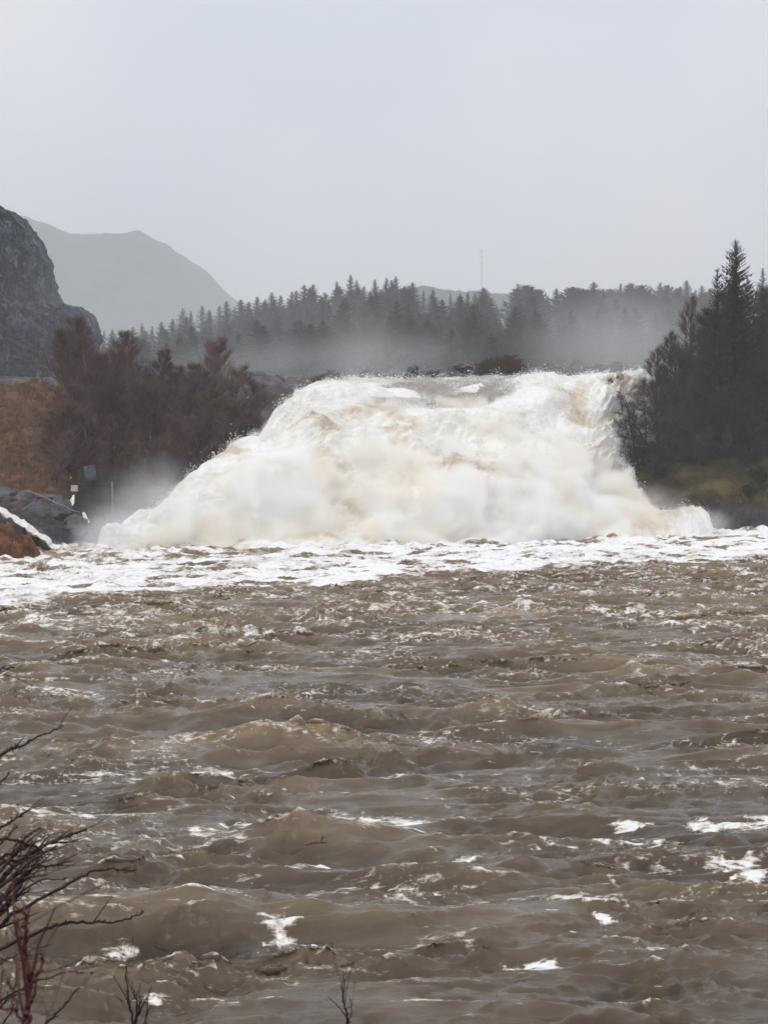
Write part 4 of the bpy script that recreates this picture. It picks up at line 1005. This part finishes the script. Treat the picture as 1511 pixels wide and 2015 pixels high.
branches = [
 ([(-230, 1800), (-80, 1540), (0, 1487), (40, 1467), (85, 1446), (125, 1429)], .0095, .0022, 2), ([(-100, 1640), (0, 1542), (18, 1520)], .006, .002, 1),
 ([(-200, 1850), (-60, 1680), (0, 1632), (30, 1612), (61, 1592)], .008, .0025, 2), ([(-60, 1790), (0, 1720), (37, 1668), (60, 1640), (81, 1629)], .008, .003, 2),
 ([(-220, 1950), (-90, 1810), (0, 1735), (30, 1702), (70, 1675), (113, 1650), (171, 1633)], .016, .0035, 8), ([(-30, 1650), (27, 1652), (58, 1662), (85, 1675)], .006, .004, 2),
 ([(-160, 1900), (-50, 1800), (0, 1770), (60, 1712), (100, 1704), (140, 1694)], .010, .003, 4), ([(-200, 1990), (-80, 1870), (0, 1822), (30, 1797), (113, 1751), (189, 1713), (256, 1711), (270, 1713)], .012, .002, 3),
 ([(-200, 2030), (-90, 1920), (0, 1868), (100, 1824), (152, 1815), (223, 1813), (265, 1803), (284, 1793)], .011, .002, 1), ([(-180, 2080), (-60, 2010), (0, 1970), (61, 1937), (122, 1913)], .008, .0025, 2),
 ([(60, 2070), (91, 2015), (125, 1980), (157, 1943)], .007, .003, 0), ([(-50, 1930), (0, 1897), (18, 1885), (104, 1858)], .005, .0015, 1), ([(-60, 1790), (0, 1770), (30, 1763), (80, 1732), (134, 1729)], .008, .002, 3),
 ([(-40, 1690), (0, 1662), (20, 1640), (35, 1624)], .005, .002, 1), ([(-60, 1760), (0, 1700), (40, 1690), (90, 1662), (150, 1640)], .011, .003, 6), ([(-60, 1330), (0, 1317), (30, 1311)], .005, .002, 1), ([(-60, 1215), (0, 1202), (15, 1196)], .004, .002, 0),
 ([(-80, 1850), (0, 1790), (30, 1760), (50, 1730), (70, 1700)], .010, .004, 5), ([(-60, 2040), (0, 1985), (20, 1960), (32, 1936)], .006, .002, 2), ([(-40, 2060), (10, 2010), (30, 1975)], .006, .002, 3), ([(0, 1780), (25, 1740), (45, 1728), (95, 1720)], .007, .002, 3),
 ([(-60, 1780), (0, 1745), (40, 1715), (66, 1690), (110, 1668)], .010, .003, 6), ([(-60, 1850), (0, 1800), (24, 1775), (60, 1748)], .009, .003, 5), ([(-50, 1730), (0, 1690), (30, 1676), (60, 1664), (96, 1640)], .008, .002, 4)]
for i, (pts, a, b, sub) in enumerate(branches):
    segs_mesh('branch', local(fg_branch(pts, a * .72, b * .72, r_, True, sub, 5.0 + .12 * (i % 5), .03)), M_thorn, sh_, sides=6, smooth=True)
# stems joining them to the root
for tgt in [(-230, 1800), (-200, 1850), (-220, 1950), (-200, 1990), (-180, 2080), (-100, 1640), (-160, 1900)]:
    b_ = at(*tgt, 5.05) - root
    segs_mesh('branch', tube([Vector((0, 0, -.9)), b_ * .5 + Vector((.05, 0, -.1)), b_], [.02, .013, .008]), M_thorn, sh_, sides=6, smooth=True)
root = at(56, 2200, 2.4)
rsd = empty('red_shrub', root, 0, 'blurred dark red upright stem in front of the thorny shrub', 'shrub')
S = fg_branch([(60, 2200), (58, 2080), (57, 2015), (58, 1950), (51, 1888), (50, 1830), (48, 1780)], .0058, .0015, r_, True, 7, 2.4)
segs_mesh('stem', local(S), M_redstem, rsd, sides=8, smooth=True)
for pts in ([(58, 2080), (40, 2000), (30, 1960), (12, 1930)], [(58, 1950), (80, 1905), (84, 1870)], [(50, 1888), (36, 1850), (32, 1810)], [(60, 2110), (85, 2040), (92, 1990)], [(57, 2015), (20, 1985), (-10, 1975)]):
    segs_mesh('side_stem', local(fg_branch(pts, .0022, .0007, r_, True, 2, 2.4)), M_redstem, rsd, sides=6, smooth=True)
def sprig(base, stems, label, Yo):
    global root
    root = at(*base, Yo)
    e = empty('sapling', root, 0, label, 'sapling')
    for pts, a, b, sub in stems:
        segs_mesh('stem', local(fg_branch(pts, a, b, r_, True, sub, Yo)), M_thorn, e, sides=6, smooth=True)
sprig((262, 2130), [([(262, 2130), (262, 2015), (252, 1960), (247, 1905)], .005, .0012, 5), ([(262, 2020), (270, 1985), (258, 1930)], .004, .001, 4), ([(262, 2050), (288, 2010), (291, 1965)], .003, .001, 2), ([(262, 2030), (275, 1990), (279, 1960)], .003, .001, 2)],
      'small forked leafless sapling rising from the bottom edge, left of the single twig', 5.4)
sprig((682, 2130), [([(690, 2130), (684, 2015), (677, 1975), (672, 1933)], .0055, .001, 9), ([(684, 2015), (692, 1990), (690, 1965)], .002, .0008, 1)], 'single thin leafless twig rising from the middle of the bottom edge', 5.6)

# ---------------------------------------------------------------- spray and mist
def volume_mat(name, dens, color=(.99, .99, .985), nscale=1.5, lo=.35, hi=.75, power=1.0, aniso=0.2, stretch=(1, 1, 1), floor=0.0):
    m = bpy.data.materials.new(name); m.use_nodes = True; nt = m.node_tree; nt.nodes.clear()
    o = N(nt, 'ShaderNodeOutputMaterial'); pv = N(nt, 'ShaderNodeVolumePrincipled', inp={'Color': (*color, 1), 'Anisotropy': aniso})
    L(nt, pv.outputs[0], o.inputs['Volume'])
    tc = N(nt, 'ShaderNodeTexCoord'); ln = N(nt, 'ShaderNodeVectorMath', operation='LENGTH'); L(nt, tc.outputs['Object'], ln.inputs[0])
    mr = N(nt, 'ShaderNodeMapRange', interpolation_type='SMOOTHSTEP', inp={'From Min': 1.0, 'From Max': 0.15}); L(nt, ln.outputs['Value'], mr.inputs['Value'])
    mp = N(nt, 'ShaderNodeMapping', inp={'Scale': stretch}); L(nt, tc.outputs['Object'], mp.inputs[0])
    nz = N(nt, 'ShaderNodeTexNoise', inp={'Scale': nscale, 'Detail': 4.0, 'Roughness': .55, 'Distortion': .6}); L(nt, mp.outputs[0], nz.inputs['Vector'])
    m2 = N(nt, 'ShaderNodeMapRange', inp={'From Min': lo, 'From Max': hi, 'To Min': floor, 'To Max': 1.0}); L(nt, nz.outputs['Fac'], m2.inputs['Value'])
    mu = N(nt, 'ShaderNodeMath', operation='MULTIPLY'); L(nt, mr.outputs[0], mu.inputs[0]); L(nt, m2.outputs[0], mu.inputs[1])
    m3 = N(nt, 'ShaderNodeMath', operation='MULTIPLY', inp={1: dens}); L(nt, mu.outputs[0], m3.inputs[0]); L(nt, m3.outputs[0], pv.inputs['Density'])
    return m
def puff(name, c, r, mat, rot=(0, 0, 0)):
    n1_, n2_ = 24, 14
    th = np.linspace(0, 2 * np.pi, n1_); ph = np.linspace(0, np.pi, n2_); T, Ph = np.meshgrid(th, ph)
    P = np.stack([np.sin(Ph) * np.cos(T), np.sin(Ph) * np.sin(T), np.cos(Ph)], -1) * 1.02
    o = grid(name, P, mat, flip=True)
    bpy_me = o.data
    o.location = c; o.scale = r; o.rotation_euler = rot
    return tag(o, kind='stuff')
V_foot = volume_mat('spray_dense', .38, nscale=1.6, lo=.3, hi=.7, floor=.15)
V_side = volume_mat('spray_side', .22, nscale=1.3, lo=.35, hi=.7, floor=.05)
V_veil2 = volume_mat('mist_veil_thick', .075, nscale=1.0, lo=.25, hi=.75, floor=.3)
V_dense = volume_mat('spray_thick', .8, nscale=1.6, lo=.3, hi=.7, floor=.2)
V_thin = volume_mat('spray_thin', .14, nscale=1.2, lo=.35, hi=.7, floor=.1)
V_veil = volume_mat('mist_veil', .045, nscale=1.1, lo=.3, hi=.75, floor=.2)
puff('spray', at(310, 1020, 184), (8.5, 4.5, 5.0), V_foot)
puff('spray', at(520, 1010, 188), (12, 5, 5.5), V_foot)
puff('spray', at(1270, 990, 212), (6, 4, 2.6), V_side)
puff('mist', at(310, 945, 188), (5.5, 4, 3.4), V_thin)
puff('spray', at(225, 1050, 180), (5.0, 3.2, 3.2), V_foot)
puff('spray', at(1330, 1030, 210), (4.6, 3, 3.0), V_foot)
puff('spray', at(200, 1062, 177), (3.6, 2.5, 2.7), V_foot)
puff('spray', at(1400, 1035, 209), (3.0, 2.5, 2.4), V_foot)
puff('mist', at(710, 690, 232), (8, 8, 7), V_veil)
puff('mist', at(1215, 690, 264), (18, 12, 10), V_veil2)
puff('mist', at(500, 715, 262), (22, 12, 5), V_veil)
puff('mist', at(800, 705, 268), (16, 10, 5), V_veil)
# the cloud of spray hanging on the face of the falls: thick at the foot, torn open higher up
def face_spray():
    pl, pr_ = Vector((-30, 186, 0)), Vector((36, 214, 0))       # foot line of the falls
    ax = (pr_ - pl).normalized(); Lh = (pr_ - pl).length
    outw = Vector((ax.y, -ax.x, 0))                             # towards the river
    slope = math.atan2(18, 28)
    m = bpy.data.materials.new('spray_cloud'); m.use_nodes = True; nt = m.node_tree; nt.nodes.clear()
    o = N(nt, 'ShaderNodeOutputMaterial'); pv = N(nt, 'ShaderNodeVolumePrincipled', inp={'Color': (.997, .996, .988, 1), 'Anisotropy': .0}); L(nt, pv.outputs[0], o.inputs['Volume'])
    tc = N(nt, 'ShaderNodeTexCoord'); sp = N(nt, 'ShaderNodeSeparateXYZ'); L(nt, tc.outputs['Object'], sp.inputs[0])
    nz = N(nt, 'ShaderNodeTexNoise', inp={'Scale': .21, 'Detail': 6.0, 'Roughness': .55, 'Distortion': .4}); L(nt, tc.outputs['Object'], nz.inputs['Vector'])
    # local z: out of the slope, local y: up the slope, local x: along the foot
    def mrn(sock, a, b, c, d, t='SMOOTHSTEP'):
        q = N(nt, 'ShaderNodeMapRange', interpolation_type=t, inp={'From Min': a, 'From Max': b, 'To Min': c, 'To Max': d}); L(nt, sock, q.inputs['Value']); return q.outputs[0]
    def mth(op, a, b):
        q = N(nt, 'ShaderNodeMath', operation=op)
        for k, v in enumerate((a, b)):
            if isinstance(v, float): q.inputs[k].default_value = v
            else: L(nt, v, q.inputs[k])
        return q.outputs[0]
    q_ = mth('MULTIPLY', mth('SUBTRACT', sp.outputs['Y'], 10.0), 1 / 8.8)
    surf = mth('SUBTRACT', 7.2, mth('MULTIPLY', q_, q_))
    surf = mth('SUBTRACT', surf, mth('MULTIPLY', mth('MAXIMUM', mth('SUBTRACT', sp.outputs['X'], 50.0), 0.0), .32))
    hz = mth('SUBTRACT', sp.outputs['Z'], surf)             # height above the falling water
    bias = mrn(hz, 0.0, 4.6, .25, -.75, 'LINEAR')
    bias = mth('ADD', bias, mrn(sp.outputs['Y'], -4.0, 28.0, .32, -.60, 'LINEAR'))
    bias = mth('ADD', bias, mrn(mth('SUBTRACT', sp.outputs['X'], mth('MULTIPLY', sp.outputs['Y'], 1.0)), 11.0, 4.0, 0.0, -1.1))
    bias = mth('ADD', bias, mrn(sp.outputs['X'], Lh - 8, Lh + 2, 0.0, -.9))
    v_ = mth('ADD', mth('MULTIPLY', mth('SUBTRACT', nz.outputs['Fac'], .5), 2.6), bias)
    dn = mrn(v_, .0, .45, 0.0, 1.1)
    ed = mth('MULTIPLY', mrn(sp.outputs['Y'], 33.0, 24.0, 0.0, 1.0), mrn(hz, 5.6, 3.6, 0.0, 1.0))
    L(nt, mth('MULTIPLY', dn, ed), pv.inputs['Density'])
    Vb = np.array([[x, y, z] for x in (-4, Lh + 3) for y in (-7, 33) for z in (-6, 13)])
    nb2 = N(nt, 'ShaderNodeTexNoise', inp={'Scale': .13, 'Detail': 4.0, 'Distortion': .8}); L(nt, tc.outputs['Object'], nb2.inputs['Vector'])
    cc = ramp(nt, [(.45, (.997, .994, .98)), (.65, (.985, .95, .885))]); L(nt, nb2.outputs['Fac'], cc.inputs[0]); L(nt, cc.outputs[0], pv.inputs['Color'])
    o = raw_mesh('spray', Vb, [(0, 1, 3, 2), (4, 6, 7, 5), (0, 4, 5, 1), (2, 3, 7, 6), (0, 2, 6, 4), (1, 5, 7, 3)], m, None, False)
    from mathutils import Matrix
    upv = (-outw * math.cos(slope) + Vector((0, 0, 1)) * math.sin(slope)); nv = ax.cross(upv)
    o.matrix_world = Matrix(((ax.x, upv.x, nv.x, pl.x), (ax.y, upv.y, nv.y, pl.y), (ax.z, upv.z, nv.z, pl.z), (0, 0, 0, 1)))
    m.cycles.volume_step_rate = .15
    tag(o, kind='stuff')
face_spray()
# a bank of drifting mist in front of the ridge wood, thinning upwards
m = bpy.data.materials.new('mist_bank_air'); m.use_nodes = True; nt = m.node_tree; nt.nodes.clear()
o_ = N(nt, 'ShaderNodeOutputMaterial'); pv = N(nt, 'ShaderNodeVolumePrincipled', inp={'Color': (.95, .97, .97, 1)}); L(nt, pv.outputs[0], o_.inputs['Volume'])
tc = N(nt, 'ShaderNodeTexCoord'); sp_ = N(nt, 'ShaderNodeSeparateXYZ'); L(nt, tc.outputs['Object'], sp_.inputs[0])
zr = N(nt, 'ShaderNodeMapRange', interpolation_type='SMOOTHSTEP', inp={'From Min': 50.0, 'From Max': 26.0, 'To Min': 0.0, 'To Max': 0.0030}); L(nt, sp_.outputs['Z'], zr.inputs['Value'])
nz = N(nt, 'ShaderNodeTexNoise', inp={'Scale': 0.035, 'Detail': 3.0}); L(nt, tc.outputs['Object'], nz.inputs['Vector'])
n2 = N(nt, 'ShaderNodeMapRange', inp={'From Min': .3, 'From Max': .7, 'To Min': .15, 'To Max': 1.9}); L(nt, nz.outputs['Fac'], n2.inputs['Value'])
mu = N(nt, 'ShaderNodeMath', operation='MULTIPLY'); L(nt, zr.outputs[0], mu.inputs[0]); L(nt, n2.outputs[0], mu.inputs[1]); L(nt, mu.outputs[0], pv.inputs['Density'])
Vb = np.array([[x, y, z] for x in (-190, 260) for y in (262, 420) for z in (12, 50)])
Fb = [(0, 1, 3, 2), (4, 6, 7, 5), (0, 4, 5, 1), (2, 3, 7, 6), (0, 2, 6, 4), (1, 5, 7, 3)]
tag(raw_mesh('mist_bank', Vb, Fb, m, None, False), kind='stuff')

# ---------------------------------------------------------------- haze
m = bpy.data.materials.new('haze_air'); m.use_nodes = True; nt = m.node_tree; nt.nodes.clear()
o_ = N(nt, 'ShaderNodeOutputMaterial'); pv = N(nt, 'ShaderNodeVolumePrincipled', inp={'Color': (.96, .97, .985, 1), 'Density': 0.0003, 'Anisotropy': 0.0})
L(nt, pv.outputs[0], o_.inputs['Volume'])
V = np.array([[x, y, z] for x in (-2230, 2230) for y in (-70, 4650) for z in (-9.5, 540)])
Fq = [(0, 1, 3, 2), (4, 6, 7, 5), (0, 4, 5, 1), (2, 3, 7, 6), (0, 2, 6, 4), (1, 5, 7, 3)]
tag(raw_mesh('haze', V, Fq, m, None, False), kind='stuff')
